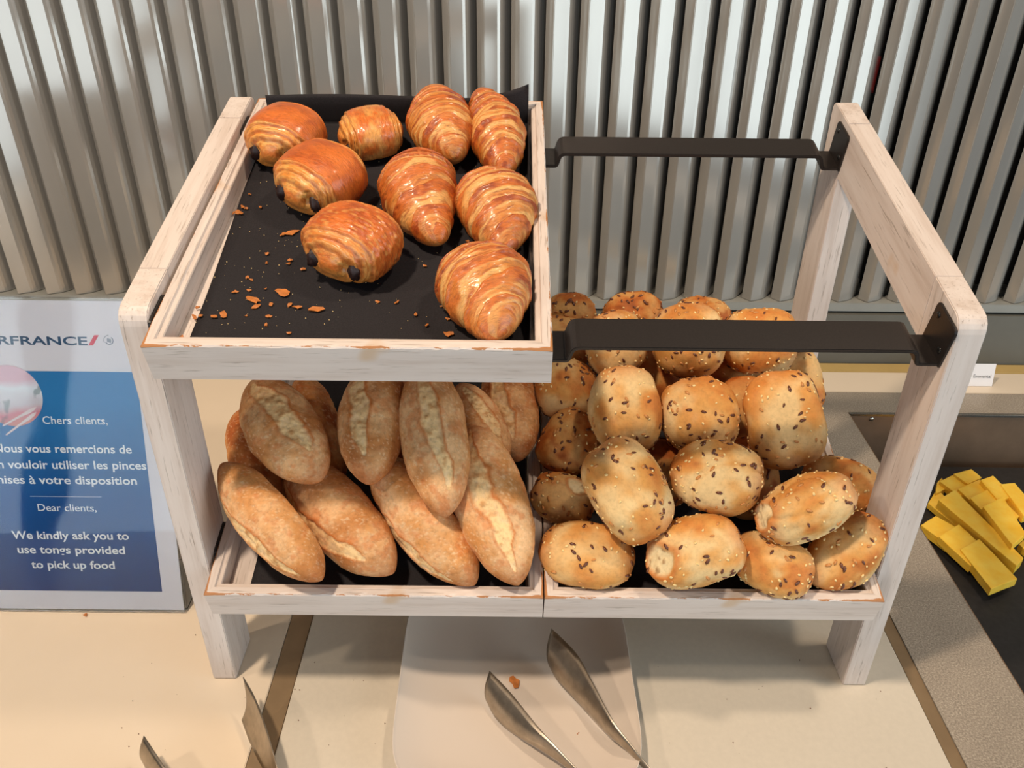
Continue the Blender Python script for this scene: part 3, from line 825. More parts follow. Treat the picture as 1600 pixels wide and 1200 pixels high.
# ------------------------------------------------------------------ loaves and rolls, positions in metres
BREAD = [
('L1', [0.0874, 0.013, 0.2104], [0.705, -0.585, -0.402], [-0.639, -0.769, -0.002], 0.1576, 0.0637),
('L2', [0.147, 0.0387, 0.1955], [0.711, -0.605, -0.36], [-0.576, -0.794, 0.195], 0.1638, 0.0749),
('L3', [0.2314, 0.0336, 0.1972], [0.638, -0.61, -0.469], [-0.742, -0.65, -0.165], 0.1646, 0.0757),
('L4', [0.2999, 0.0331, 0.2188], [0.283, -0.762, -0.583], [-0.105, -0.629, 0.77], 0.1639, 0.0721),
('L5', [0.0917, 0.0841, 0.2685], [0.575, -0.748, -0.33], [0.076, -0.353, 0.932], 0.1445, 0.0712),
('L6', [0.1797, 0.0931, 0.2762], [0.021, -0.9, -0.436], [-0.416, -0.405, 0.815], 0.1461, 0.0702),
('L7', [0.2425, 0.0688, 0.2754], [0.179, -0.843, -0.507], [0.036, -0.509, 0.86], 0.1711, 0.066),
('L8', [0.3147, 0.1737, 0.2377], [0.118, -0.88, -0.46], [-0.357, -0.47, 0.808], 0.132, 0.0672),
('L9', [0.2833, 0.1224, 0.2486], [0.429, -0.772, -0.469], [0.292, -0.373, 0.881], 0.1091, 0.0569),
('L10', [0.0498, 0.1033, 0.2043], [0.41, -0.84, -0.355], [0.822, 0.172, 0.542], 0.1642, 0.0607),
('L11', [0.1045, 0.1499, 0.2175], [0.333, -0.853, -0.402], [0.941, 0.329, 0.082], 0.1657, 0.0644),
('L12', [0.1917, 0.1481, 0.2196], [-0.076, -0.914, -0.399], [0.992, -0.03, -0.122], 0.1515, 0.0642),
('R1', [0.3929, 0.0102, 0.1744], [0.988, -0.152, -0.032], [-0.062, -0.575, 0.815], 0.097, 0.0659),
('R2', [0.4913, -0.0075, 0.1963], [0.942, 0.03, 0.335], [-0.257, -0.579, 0.774], 0.095, 0.0675),
('R3', [0.5678, -0.0036, 0.179], [0.884, -0.46, -0.09], [-0.206, -0.553, 0.808], 0.0825, 0.0584),
('R4', [0.6415, 0.008, 0.1823], [0.729, 0.209, 0.652], [-0.421, -0.615, 0.667], 0.0911, 0.0629),
('R5', [0.4286, 0.0259, 0.2417], [0.492, -0.595, -0.635], [-0.005, -0.732, 0.682], 0.1032, 0.0755),
('R6', [0.516, 0.0436, 0.2475], [0.938, -0.34, -0.062], [-0.17, -0.612, 0.772], 0.0894, 0.0754),
('R7', [0.5927, 0.0089, 0.2376], [0.847, 0.051, 0.529], [-0.394, -0.606, 0.69], 0.0966, 0.0594),
('R8', [0.6603, 0.0882, 0.2023], [0.896, -0.444, 0.008], [-0.291, -0.574, 0.765], 0.0812, 0.0578),
('R9', [0.3718, 0.0764, 0.1878], [0.967, -0.203, -0.154], [-0.005, -0.618, 0.786], 0.0686, 0.0563),
('R10', [0.3793, 0.1328, 0.2209], [0.493, 0.475, 0.728], [-0.162, -0.772, 0.614], 0.0739, 0.0654),
('R11', [0.4348, 0.1194, 0.2721], [0.176, -0.557, -0.811], [-0.051, -0.828, 0.558], 0.0939, 0.0789),
('R12', [0.5112, 0.1141, 0.2686], [0.167, -0.575, -0.801], [-0.115, -0.818, 0.563], 0.0909, 0.0814),
('R13', [0.5923, 0.1057, 0.2713], [0.233, -0.6, -0.765], [-0.165, -0.8, 0.577], 0.1007, 0.0779),
('R14', [0.3772, 0.1863, 0.2531], [0.998, -0.049, 0.042], [-0.065, -0.675, 0.735], 0.0719, 0.0705),
('R15', [0.4308, 0.2151, 0.2969], [0.187, -0.489, -0.852], [-0.034, -0.87, 0.492], 0.0765, 0.0714),
('R16', [0.5108, 0.207, 0.3054], [0.104, -0.491, -0.865], [-0.12, -0.87, 0.479], 0.0872, 0.0814),
('R17', [0.5924, 0.2208, 0.2997], [0.959, -0.246, 0.144], [-0.275, -0.669, 0.69], 0.0834, 0.0753),
('R18', [0.3889, 0.308, 0.2839], [0.997, -0.058, 0.04], [-0.07, -0.717, 0.693], 0.0676, 0.0579),
('R19', [0.4661, 0.3222, 0.2829], [0.99, -0.124, 0.073], [-0.14, -0.712, 0.688], 0.0774, 0.0538),
('R20', [0.5489, 0.3128, 0.2806], [0.972, -0.233, 0.029], [-0.188, -0.699, 0.69], 0.0728, 0.055),
('R21', [0.5652, 0.0979, 0.2045], [0.224, -0.643, -0.732], [-0.141, -0.765, 0.629], 0.0902, 0.0659),
('R22', [0.4775, 0.1048, 0.2006], [0.484, -0.6, -0.637], [-0.034, -0.741, 0.671], 0.0735, 0.063),
('R23', [0.5708, 0.172, 0.236], [0.163, -0.577, -0.8], [-0.148, -0.816, 0.558], 0.0805, 0.0695),
('R24', [0.5649, 0.236, 0.2447], [0.483, -0.548, -0.683], [-0.074, -0.802, 0.592], 0.0733, 0.0656),
('R25', [0.4854, 0.2406, 0.241], [0.18, -0.529, -0.83], [-0.073, -0.848, 0.525], 0.0738, 0.066),
('R26', [0.644, 0.233, 0.2396], [0.243, -0.568, -0.786], [-0.168, -0.823, 0.543], 0.0849, 0.0694),
('R27', [0.3681, 0.2601, 0.27], [0.999, -0.04, 0.033], [-0.052, -0.702, 0.71], 0.0778, 0.07)
]
LP = {  # hidden loaves get higher tones: shade put into their brown crust
 'L1': (dict(tone=.25, sw=0.26, slash=.85), 'golden smooth-faced loaf at the front left corner of the loaf tray'),
 'L2': (dict(tone=.45, sw=0.29), 'tan blistered loaf in the front row, second from the left'),
 'L3': (dict(tone=.12, sw=0.26, slash=.85), 'pale smooth loaf in the front row, third from the left, leaning right'),
 'L4': (dict(tone=.15, sw=0.29, slash=.9), 'pale loaf with a long open slash at the front right of the loaf tray'),
 'L5': (dict(tone=.45, sw=0.33, slash=.72), 'tan loaf with an open slash lying topmost at the left, below the top tray'),
 'L6': (dict(tone=.5, sw=0.29), 'brown loaf pointing straight down in the second row, left of the deeply slashed one'),
 'L7': (dict(tone=.35, sw=0.27, slash=.8, bend=.0), 'floury loaf with a deep central slash in the middle of the second row'),
 'L8': (dict(tone=.75), 'dark brown loaf in shade at the back right of the loaf tray'),
 'L9': (dict(tone=.3), 'small floury loaf mostly hidden between the deeply slashed loaf and the dark one'),
 'L10': (dict(tone=.85), 'shaded brown loaf at the left, beneath the topmost tan loaf'),
 'L11': (dict(tone=.9), 'dark loaf in the gap right of the topmost tan loaf'),
 'L12': (dict(tone=.9), 'dark loaf deep in the gap left of the deeply slashed loaf'),
}
RP = {  # darkest tones mix real orange crust with shade put into the colour
 'R1': (dict(tone=.25, nseed=(24, 14, 34)), 'golden seeded roll at the front left corner of the roll tray'),
 'R2': (dict(tone=.10, burst=(-.75, -.1, .65, .42), nseed=(22, 14, 50)), 'pale seeded roll with a split left side, second in the front row'),
 'R3': (dict(tone=.25, nseed=(26, 16, 55)), 'small seeded roll in the front row, third from the left'),
 'R4': (dict(tone=.40, nseed=(20, 16, 55)), 'seeded roll resting on the front right corner of the roll tray'),
 'R5': (dict(tone=.12, nseed=(44, 26, 45)), 'large pale roll with brown seeds in the second row, leaning to the lower right'),
 'R6': (dict(tone=.15, nseed=(50, 24, 50), sq=2.2, crease=(0.5, -.6, .6, .55)), 'pale dimpled roll with many dark seeds at the centre of the heap'),
 'R7': (dict(tone=.12, burst=(-.8, .25, .55, .45), nseed=(30, 20, 50), crease=(0, .3, 1, .8)), 'pale roll with torn crumb on its left end, right side of the heap'),
 'R8': (dict(tone=.45, nseed=(24, 14, 30)), 'tan roll half hidden behind the torn roll by the right leg of the stand'),
 'R9': (dict(tone=.55, burst=(.3, .5, .8, .3), nseed=(30, 18, 40)), 'small orange roll with a white split against the divider, second row'),
 'R10': (dict(tone=.75, nseed=(34, 18, 22)), 'dark brown roll against the divider, third from the front'),
 'R11': (dict(tone=.22, nseed=(24, 16, 46), sq=2.8), 'smooth golden roll with few seeds, left of the heap centre'),
 'R12': (dict(tone=.15, nseed=(56, 36, 46)), 'thickly seeded roll right behind the dimpled one'),
 'R13': (dict(tone=.22, nseed=(34, 16, 46), sq=3.2), 'tall barrel-shaped golden roll by the right wall of the tray'),
 'R14': (dict(tone=.40, nseed=(36, 28, 40)), 'seeded roll against the divider just below the corner of the top tray'),
 'R15': (dict(tone=.28, nseed=(34, 26, 40)), 'roll crossed by the front steel bar, left of three'),
 'R16': (dict(tone=.20, nseed=(46, 36, 40)), 'roll crossed by the front steel bar, middle of three'),
 'R17': (dict(tone=.22, nseed=(22, 18, 46)), 'roll crossed by the front steel bar, right of three'),
 'R18': (dict(tone=.72, nseed=(36, 26, 20)), 'orange roll at the back left, beside the wall of the top tray'),
 'R19': (dict(tone=.70, nseed=(36, 26, 20)), 'orange roll at the very back, second from the left'),
 'R20': (dict(tone=.68, nseed=(36, 26, 20)), 'orange roll at the very back, peeping out behind the middle one under the bar'),
 'R21': (dict(tone=.85, nseed=(30, 16, 20)), 'dark roll standing in shade right of the dimpled roll'),
 'R22': (dict(tone=.80, nseed=(30, 16, 20)), 'dark roll deep between the large pale roll and the dimpled one'),
 'R23': (dict(tone=.85, nseed=(20, 14, 50)), 'deep orange sesame roll left of the barrel-shaped roll'),
 'R24': (dict(tone=.85, nseed=(40, 16, 20)), 'dark seeded roll under the bar between its middle and right rolls'),
 'R25': (dict(tone=.80, nseed=(36, 16, 20)), 'dark seeded roll under the bar between its left and middle rolls'),
 'R26': (dict(tone=.50, nseed=(26, 14, 20)), 'tan roll pressed against the right wall behind the barrel-shaped one'),
 'R27': (dict(tone=.70, nseed=(30, 22, 20)), 'orange roll behind the black end of the front bar, by the top tray corner'),
}
for i, (rid, loc, ax, upv, L, W) in enumerate(BREAD):
    if rid[0] == 'L':
        kw, lab = LP[rid]
        o = loaf(L, W, 11+i*7, **kw); place(o, loc, ax, upv)
        tag(o, lab, 'bread', 'pointed loaves in the lower left tray')
    else:
        kw, lab = RP[rid]
        o = roll(L, W, 5+i*13, **kw); place(o, loc, ax, upv)
        tag(o, lab, 'bread roll', 'seeded rolls in the lower right tray')

# ------------------------------------------------------------------ notice in an acrylic holder
LEAN = math.radians(15.5)
sign = empty('notice_holder', 'clear acrylic holder with a blue bilingual notice about using tongs, left of the stand', 'sign', (0, 0.095, 0.002), (-LEAN, 0, 0))
SX0, SX1 = -0.312, -0.0635
bm_obj('front_panel', bm_box(SX0-.002, SX1+.0022, -0.0042, -0.0020, 0.0, 0.3695), M_acrylic, sign, bevel=0.0004)
bm_obj('back_panel', bm_box(SX0-.002, SX1+.0022, 0.0012, 0.0032, 0.0, 0.3695), M_acrylic, sign, bevel=0.0004)
bm_obj('base_foot', bm_box(SX0-.002, SX1+.0022, 0.0034, 0.085, 0.0030, 0.0052), M_acrylic, sign, rot=(LEAN, 0, 0), loc=(0, 0, -.004))
bm_obj('paper_sheet', bm_box(SX0, SX1, -0.0012, -0.0004, 0.0015, 0.3665), M_paper, sign)
bm_obj('blue_panel', bm_box(SX0+.023, SX1-.023, -0.0016, -0.00125, 0.0255, 0.2895), M_blue, sign)

def text(body_, cx, z, size, mat, parent, name='lettering', bold=0.0, align='CENTER', width=None, y=-0.00172, shear=0.0, spacing=1.0, base=None):
    cu = bpy.data.curves.new(name, 'FONT'); cu.body = body_; cu.size = size; cu.align_x = align; cu.align_y = 'BOTTOM_BASELINE'
    cu.offset = bold*size; cu.shear = shear; cu.space_character = spacing; cu.resolution_u = 3
    o = bpy.data.objects.new(name, cu); COL.objects.link(o)
    dg = bpy.context.evaluated_depsgraph_get(); dg.update()
    me = bpy.data.meshes.new_from_object(o.evaluated_get(dg))
    bpy.data.objects.remove(o); bpy.data.curves.remove(cu)
    xs = [v.co.x for v in me.vertices]
    w = max(xs)-min(xs); mx = (max(xs)+min(xs))/2
    s = width/w if width else 1.0
    for v in me.vertices: v.co = Vector(((v.co.x-mx)*s, 0, v.co.y))
    me.materials.clear(); me.materials.append(mat); me.name = name
    ob = bpy.data.objects.new(name, me); COL.objects.link(ob); ob.parent = parent
    ob.location = (cx, y, z)
    return ob
TC = -0.1745
text('Chers clients,', -0.1595, 0.2300, 0.0125, M_text_white, sign, width=0.071, bold=.006)
text('Nous vous remercions de', -0.1775, 0.1965, 0.0138, M_text_white, sign, bold=.018, width=0.152)
text('bien vouloir utiliser les pinces', -0.1790, 0.1775, 0.0138, M_text_white, sign, bold=.018, width=0.183)
text('mises à votre disposition', -0.1800, 0.1593, 0.0138, M_text_white, sign, bold=.018, width=0.160)
bm_obj('divider_line', bm_box(-0.222, -0.142, -0.00175, -0.00165, 0.1438, 0.1442), M_text_white, sign)
text('Dear clients,', -0.1825, 0.1262, 0.0125, M_text_white, sign, width=0.066, bold=.006)
text('We kindly ask you to', -0.1835, 0.0915, 0.0138, M_text_white, sign, bold=.018, width=0.133)
text('use tongs provided', -0.1850, 0.0735, 0.0138, M_text_white, sign, bold=.018, width=0.123)
text('to pick up food', -0.1855, 0.0545, 0.0138, M_text_white, sign, bold=.018, width=0.096)
text('AIRFRANCE', -0.1935, 0.3187, 0.0130, M_navy, sign, bold=.022, width=0.1180, y=-0.00135)
# red slanted flash and round emblem
bm = bmesh.new()
vs = [bm.verts.new((x, -0.00135, z)) for x, z in ((-0.1340, 0.3185), (-0.1290, 0.3185), (-0.1215, 0.3297), (-0.1265, 0.3297))]
bm.faces.new(vs); bm_obj('red_flash', bm, M_red, sign)
bm = bmesh.new()
vs = []
n = 40
ring = []
for k in range(n):
    a = 2*math.pi*k/n
    if 0.9 < (a % (2*math.pi)) < 3.6: r1 = 0.0043; r0 = 0.0039
    else: r1 = 0.0046; r0 = 0.0038
    ring.append((bm.verts.new((-0.1113+r0*math.cos(a), -0.00135, 0.3240+r0*math.sin(a))), bm.verts.new((-0.1113+r1*math.cos(a), -0.00135, 0.3240+r1*math.sin(a)))))
for k in range(n):
    a = 2*math.pi*k/n
    if 0.9 < a < 3.6: continue
    A, B = ring[k], ring[(k+1) % n]; bm.faces.new((A[0], A[1], B[1], B[0]))
for k in range(4):
    z = 0.3222+k*0.0011
    pts = [(-0.1135+0.0044*t/8, z+0.0006*math.sin(t/8*6.28)+0.00025*t/8) for t in range(9)]
    up_ = [bm.verts.new((x, -0.00136, zz+.00032)) for x, zz in pts]; lo_ = [bm.verts.new((x, -0.00136, zz-.00032)) for x, zz in pts]
    for i in range(8): bm.faces.new((lo_[i], lo_[i+1], up_[i+1], up_[i]))
for k in range(7):
    a = math.radians(95+k*17); 
    cx, cz = -0.1113+0.0056*math.cos(a), 0.3240+0.0056*math.sin(a)
    q = [bm.verts.new((cx+dx, -0.00136, cz+dz)) for dx, dz in ((-.0004, -.0005), (.0004, -.0005), (.0004, .0005), (-.0004, .0005))]
    bm.faces.new(q)
bm.verts.ensure_lookup_table()
bm_obj('round_emblem', bm, M_navy, sign)
# round picture: pink and grey photograph of tongs and food
def discpic():
    m, nt, b = new_mat('round_picture_print')
    v = mapping(nt, (1, 1, 1)); n = noise_node(nt, v, 22, 2, 0.5); n2 = noise_node(nt, v, 55, 2, 0.5)
    sep = N_(nt, 'ShaderNodeSeparateXYZ'); nt.links.new(v, sep.inputs[0])
    mr = N_(nt, 'ShaderNodeMapRange'); mr.inputs['From Min'].default_value = -0.033; mr.inputs['From Max'].default_value = 0.033
    nt.links.new(sep.outputs['Z'], mr.inputs['Value'])
    ad = N_(nt, 'ShaderNodeMath', operation='MULTIPLY_ADD'); nt.links.new(n.outputs['Fac'], ad.inputs[0]); ad.inputs[1].default_value = 0.5; nt.links.new(mr.outputs[0], ad.inputs[2])
    r = ramp(nt, ad.outputs[0], [(0.25, rgb((196, 120, 104))), (0.48, rgb((196, 108, 120))), (0.62, rgb((200, 190, 196))), (0.85, rgb((224, 228, 234))), (1.0, rgb((216, 176, 190)))])
    r2 = ramp(nt, n2.outputs['Fac'], [(0.62, (1, 1, 1, 1)), (0.68, (.35, .42, .42, 1))])
    nt.links.new(mix(nt, 0.8, r.outputs['Color'], r2.outputs['Color'], 'MULTIPLY'), b.inputs['Base Color'])
    b.inputs['Roughness'].default_value = 0.25
    return m
bm = bmesh.new()
bmesh.ops.create_circle(bm, cap_ends=True, segments=64, radius=0.0345, matrix=Matrix.Rotation(math.pi/2, 4, 'X'))
bm_obj('round_picture', bm, discpic(), sign, loc=(-0.2255, -0.0018, 0.2615))
# tongs shown in the picture
M_pt = plain('picture_tong_print', (214, 196, 196), 0.3, namt=.03)
for z0, ang in ((0.2415, .50), (0.2340, .62)):
    bm = bmesh.new()
    prof_ = [(-.030, -.0008), (-.004, -.0012), (.004, -.0022), (.012, -.0016), (.016, .0004), (.010, .0018), (.002, .0014), (-.030, .0008)]
    bm.faces.new([bm.verts.new((x, 0, z)) for x, z in prof_])
    bm_obj('pictured_tong', bm, M_pt, sign, loc=(-0.213, -0.00195, z0), rot=(0, -ang, 0))

# ------------------------------------------------------------------ plate
def plate():
    cx, cy, R0 = 0.3250, -0.008, 0.1220
    rings = [(0.0, .0035), (.25, .0036), (.5, .0044), (.68, .0062), (.82, .0100), (.92, .0150), (.975, .0192), (.995, .0212), (1.0, .0220), (1.004, .0214), (.99, .0192), (.95, .0150), (.85, .0080), (.72, .0024), (.55, .0006), (.40, .0002)]
    n = 160; V = []; F = []
    e = 5.0
    for r, z in rings:
        for k in range(n):
            a = 2*math.pi*k/n; c, s = math.cos(a), math.sin(a)
            q = (abs(c)**e+abs(s)**e)**(-1/e) if r > .3 else 1+((abs(c)**e+abs(s)**e)**(-1/e)-1)*r/.3
            zz = z
            if r > .9: zz = z+0.0035*((q-1)/.18)*(1 if z > .012 else .5)
            V.append((r*R0*q*c, r*R0*q*s*1.12, zz))
    for i in range(len(rings)-1):
        for k in range(n):
            F.append((i*n+k, i*n+(k+1) % n, (i+1)*n+(k+1) % n, (i+1)*n+k))
    F.append(tuple((len(rings)-1)*n+k for k in range(n)))
    o = mesh_obj('serving_plate', V[:], F, M_plate, None, smooth=True, loc=(cx, cy, 0.0004), rot=(0, 0, 0.012))
    return tag(o, 'rounded square white porcelain plate under the front of the stand', 'plate')
plate()

# ------------------------------------------------------------------ tongs
def strip(name, upper, lower, parent, bulge=(0, 0, 0), th=0.0009):
    """blade between an upper and a lower edge polyline, with a slight cup"""
    def cr(P, n=9):
        P = [Vector(p) for p in P]; P = [P[0]*2-P[1]]+P+[P[-1]*2-P[-2]]; out = []
        for i in range(1, len(P)-2):
            for k in range(n):
                t = k/n; a, b, c, d = P[i-1:i+3]
                out.append(0.5*((2*b)+(c-a)*t+(2*a-5*b+4*c-d)*t*t+(3*b-a-3*c+d)*t**3))
        out.append(P[-2]); return out
    A, B = cr(upper), cr(lower); m = 9
    def rs_(P, n):
        o = []
        for i in range(n):
            t = i/(n-1)*(len(P)-1); k = min(int(t), len(P)-2); o.append(P[k].lerp(P[k+1], t-k))
        return o
    A, B = rs_(A, 56), rs_(B, 56)
    bl = Vector(bulge); V = []; F = []
    for i, (a, b) in enumerate(zip(A, B)):
        for k in range(m):
            t = k/(m-1); V.append(a.lerp(b, t)+bl*math.sin(math.pi*t)*(a-b).length/0.04)
    for i in range(len(A)-1):
        for k in range(m-1):
            q = i*m+k; F.append((q, q+1, q+m+1, q+m))
    o = mesh_obj(name, V, F, M_tong, parent, smooth=True)
    md = o.modifiers.new('thick', 'SOLIDIFY'); md.thickness = th; md.offset = 0
    return o
t1 = empty('serving_tongs', 'metal serving tongs with leaf-shaped blades lying on the white plate', 'tongs', (0, 0, 0))
t2 = empty('serving_tongs', 'metal serving tongs lying on the cream counter left of the plate, tips at lower left', 'tongs', (0, 0, 0))
strip('blade_arm', [(0.3631, 0.0342, 0.045), (0.3874, 0.0015, 0.045), (0.4017, -0.0332, 0.043), (0.4185, -0.0757, 0.04), (0.4364, -0.1011, 0.034), (0.4505, -0.1182, 0.028), (0.4804, -0.1529, 0.022), (0.516, -0.2121, 0.02)], [(0.3608, 0.0138, 0.01), (0.3697, -0.0054, 0.009), (0.3904, -0.0339, 0.009), (0.4137, -0.0675, 0.011), (0.4334, -0.0893, 0.013), (0.446, -0.1102, 0.016), (0.4757, -0.1517, 0.014), (0.5116, -0.2132, 0.012)], t1, bulge=(-.004,-.004,0))
strip('blade_arm', [(0.2973, -0.0144, 0.035), (0.3207, -0.0441, 0.036), (0.3457, -0.0807, 0.036), (0.3647, -0.1033, 0.034), (0.3836, -0.1235, 0.03), (0.4166, -0.1542, 0.023), (0.4609, -0.1856, 0.02), (0.5048, -0.2143, 0.02)], [(0.2942, -0.0304, 0.008), (0.3046, -0.0496, 0.006), (0.3211, -0.0664, 0.006), (0.3464, -0.0833, 0.007), (0.3706, -0.1016, 0.01), (0.3843, -0.1168, 0.013), (0.4143, -0.156, 0.013), (0.4588, -0.1867, 0.012), (0.5003, -0.2154, 0.012)], t1, bulge=(-.004,-.005,0))
strip('blade_arm', [(0.0485, -0.0337, 0.045), (0.0671, -0.0588, 0.046), (0.0856, -0.0896, 0.044), (0.0999, -0.1171, 0.04), (0.1092, -0.1362, 0.035), (0.1231, -0.1633, 0.025), (0.1511, -0.2225, 0.018)], [(0.0476, -0.0563, 0.008), (0.0606, -0.0774, 0.004), (0.0761, -0.0996, 0.004), (0.0891, -0.1175, 0.006), (0.1104, -0.155, 0.006), (0.1434, -0.219, 0.006)], t2, bulge=(.005,-.004,0))
strip('blade_arm', [(-0.0281, -0.0984, 0.04), (-0.0085, -0.1184, 0.04), (0.0134, -0.1392, 0.038), (0.0588, -0.1705, 0.026), (0.1012, -0.1949, 0.02), (0.1456, -0.2221, 0.018)], [(-0.0309, -0.1062, 0.006), (-0.0199, -0.1174, 0.003), (0.0031, -0.1339, 0.003), (0.0478, -0.1664, 0.004), (0.0964, -0.1954, 0.006), (0.1412, -0.2211, 0.006)], t2, bulge=(-.004,-.004,0))

# ------------------------------------------------------------------ slate board and cheese
board = box('slate_board', 0.872, 1.62, -0.26, 0.520, -0.1175, -0.0930, M_slate, bevel=0.003)
tag(board, 'black slate board lying in the cold well under the cheese', 'board')

# cheese ------------------------------------------------------------
def slab(label, pts_top, z, th, name='cheese_slice', lean=0.0, group='cheese slices on the slate board'):
    """slice from a plan-view quad, slightly irregular, soft edges"""
    bm = bmesh.new(); rs = random.Random(len(label)*7+int(1000*pts_top[0][0]))
    T = [bm.verts.new((x+rs.uniform(-.0006, .0006), y+rs.uniform(-.0006, .0006), (z if np.isscalar(z) else z[i]))) for i, (x, y) in enumerate(pts_top)]
    Bv = [bm.verts.new((t.co.x, t.co.y, t.co.z-th)) for t in T]
    bm.faces.new(T); bm.faces.new(Bv[::-1])
    for i in range(4): bm.faces.new((T[i], Bv[i], Bv[(i+1) % 4], T[(i+1) % 4]))
    bmesh.ops.subdivide_edges(bm, edges=bm.edges[:], cuts=5, use_grid_fill=True)
    for v_ in bm.verts:
        v_.co += Vector((rs.uniform(-1, 1), rs.uniform(-1, 1), rs.uniform(-1, 1)))*0.00022
    o = bm_obj(name, bm, M_cheese, smooth=False)
    bv = o.modifiers.new('soft', 'BEVEL'); bv.width = 0.0007; bv.segments = 2; bv.limit_method = 'ANGLE'
    return tag(o, label, 'cheese', group)
slab('front slice of the cheese fan, lying flat on the others', [(0.9545, 0.2899), (0.993, 0.3118), (1.0065, 0.2328), (0.9613, 0.2131)], -0.068, 0.013)
slab('second slice of the cheese fan, tucked under the front slice', [(0.9371, 0.3192), (0.9801, 0.3463), (0.9951, 0.2879), (0.9562, 0.2592)], -0.0705, 0.013)
slab('leftmost cheese slice of the front fan', [(0.9258, 0.3493), (0.9565, 0.37), (0.9817, 0.3388), (0.947, 0.3054)], -0.075, 0.014)
slab('long rind-edged wedge of cheese pointing to the lower right, left one', [(0.9617, 0.4061), (0.9907, 0.4412), (1.0243, 0.2986), (1.0067, 0.2853)], -0.08, 0.01)
slab('long wedge of cheese standing proud in the middle, pointing to the lower right', [(0.9689, 0.3944), (1.0047, 0.4197), (1.0327, 0.2686), (1.0141, 0.2532)], -0.064, 0.016)
slab('cheese slice behind the long wedge, lowest of the right stack', [(1.0112, 0.4239), (1.0569, 0.4488), (1.0655, 0.3817), (1.0277, 0.3519)], -0.066, 0.014)
slab('cheese slice in the right stack, second from below', [(1.0156, 0.396), (1.0612, 0.4216), (1.0695, 0.3553), (1.028, 0.3236)], -0.061, 0.012)
slab('topmost broad cheese slice of the right stack', [(1.0206, 0.3678), (1.0635, 0.3925), (1.0536, 0.309), (1.0219, 0.2845)], -0.055, 0.012)
slab('cheese slice at the rear left, by the steel wall', [(0.995, 0.448), (1.0267, 0.4667), (1.0413, 0.4326), (1.01, 0.4101)], -0.07, 0.012)
slab('cheese slice at the rear against the steel wall', [(1.0229, 0.4631), (1.0572, 0.4754), (1.0633, 0.4538), (1.0332, 0.437)], -0.066, 0.012)
slab('cheese slice at the rear right of the fan', [(1.0507, 0.4368), (1.0765, 0.4486), (1.0838, 0.398), (1.0543, 0.3839)], -0.058, 0.014)
slab('rearmost right cheese slice running out of the frame', [(1.0752, 0.425), (1.0988, 0.4286), (1.1008, 0.3585), (1.0723, 0.3494)], -0.056, 0.014)
slab('small cheese end peeping out at the far left rear', [(0.9945, 0.4524), (1.0085, 0.4658), (1.0016, 0.4363), (0.9798, 0.4233)], -0.076, 0.01)
slab('cheese end lying alone at the right edge of the frame', [(1.0549, 0.3151), (1.0767, 0.3319), (1.0909, 0.2996), (1.0643, 0.2809)], -0.08, 0.012)

# cheese name card behind the well
card = empty('name_card', 'small white folded card reading Emmental behind the cheese well', 'label', (1.102, 0.6240, 0.0004), (-0.22, 0, 0))
bm_obj('card_front', bm_box(-0.040, 0.040, -0.0004, 0.0, 0.0, 0.0400), M_card, card)
bm_obj('card_back', bm_box(-0.040, 0.040, 0.0002, 0.0006, 0.0, 0.0390), M_card, card, rot=(0.5, 0, 0), loc=(0, 0.0195*1.0, -0.0008))
text('Emmental', 0.020, 0.0150, 0.0085, M_ink, card, width=0.030, y=-0.0008)

# crumbs -------------------------------------------------------------
def flake(loc, size, seed, rot=None, label='golden pastry flake on the black liner of the top tray', group='pastry flakes on the black liner', mat=None, asp=0.5, grid=None, cat='crumb'):
    rs = random.Random(seed); n = 9; bm = bmesh.new()
    top = []; bot = []
    for k in range(n):
        a = 2*math.pi*k/n; r_ = size*rs.uniform(.55, 1.1)
        x, y = r_*math.cos(a), r_*asp*math.sin(a); z = 0.0009+rs.uniform(0, .0012)
        top.append(bm.verts.new((x, y, z))); bot.append(bm.verts.new((x*.9, y*.9, max(z-.0009, 0.0001))))
    c = bm.verts.new((0, 0, 0.0017)); c2 = bm.verts.new((0, 0, 0.0002))
    for k in range(n):
        q = (k+1) % n
        bm.faces.new((c, top[k], top[q])); bm.faces.new((c2, bot[q], bot[k])); bm.faces.new((top[k], bot[k], bot[q], top[q]))
    o = bm_obj('pastry_flake', bm, mat or M_flake)
    o.matrix_world = Matrix.Translation(loc) @ (rot or Matrix()) @ Matrix.Rotation(rs.uniform(0, 6.3) if grid is None else grid, 4, 'Z')
    return tag(o, label, cat, group)
TR = Matrix.Rotation(AL, 4, 'X')
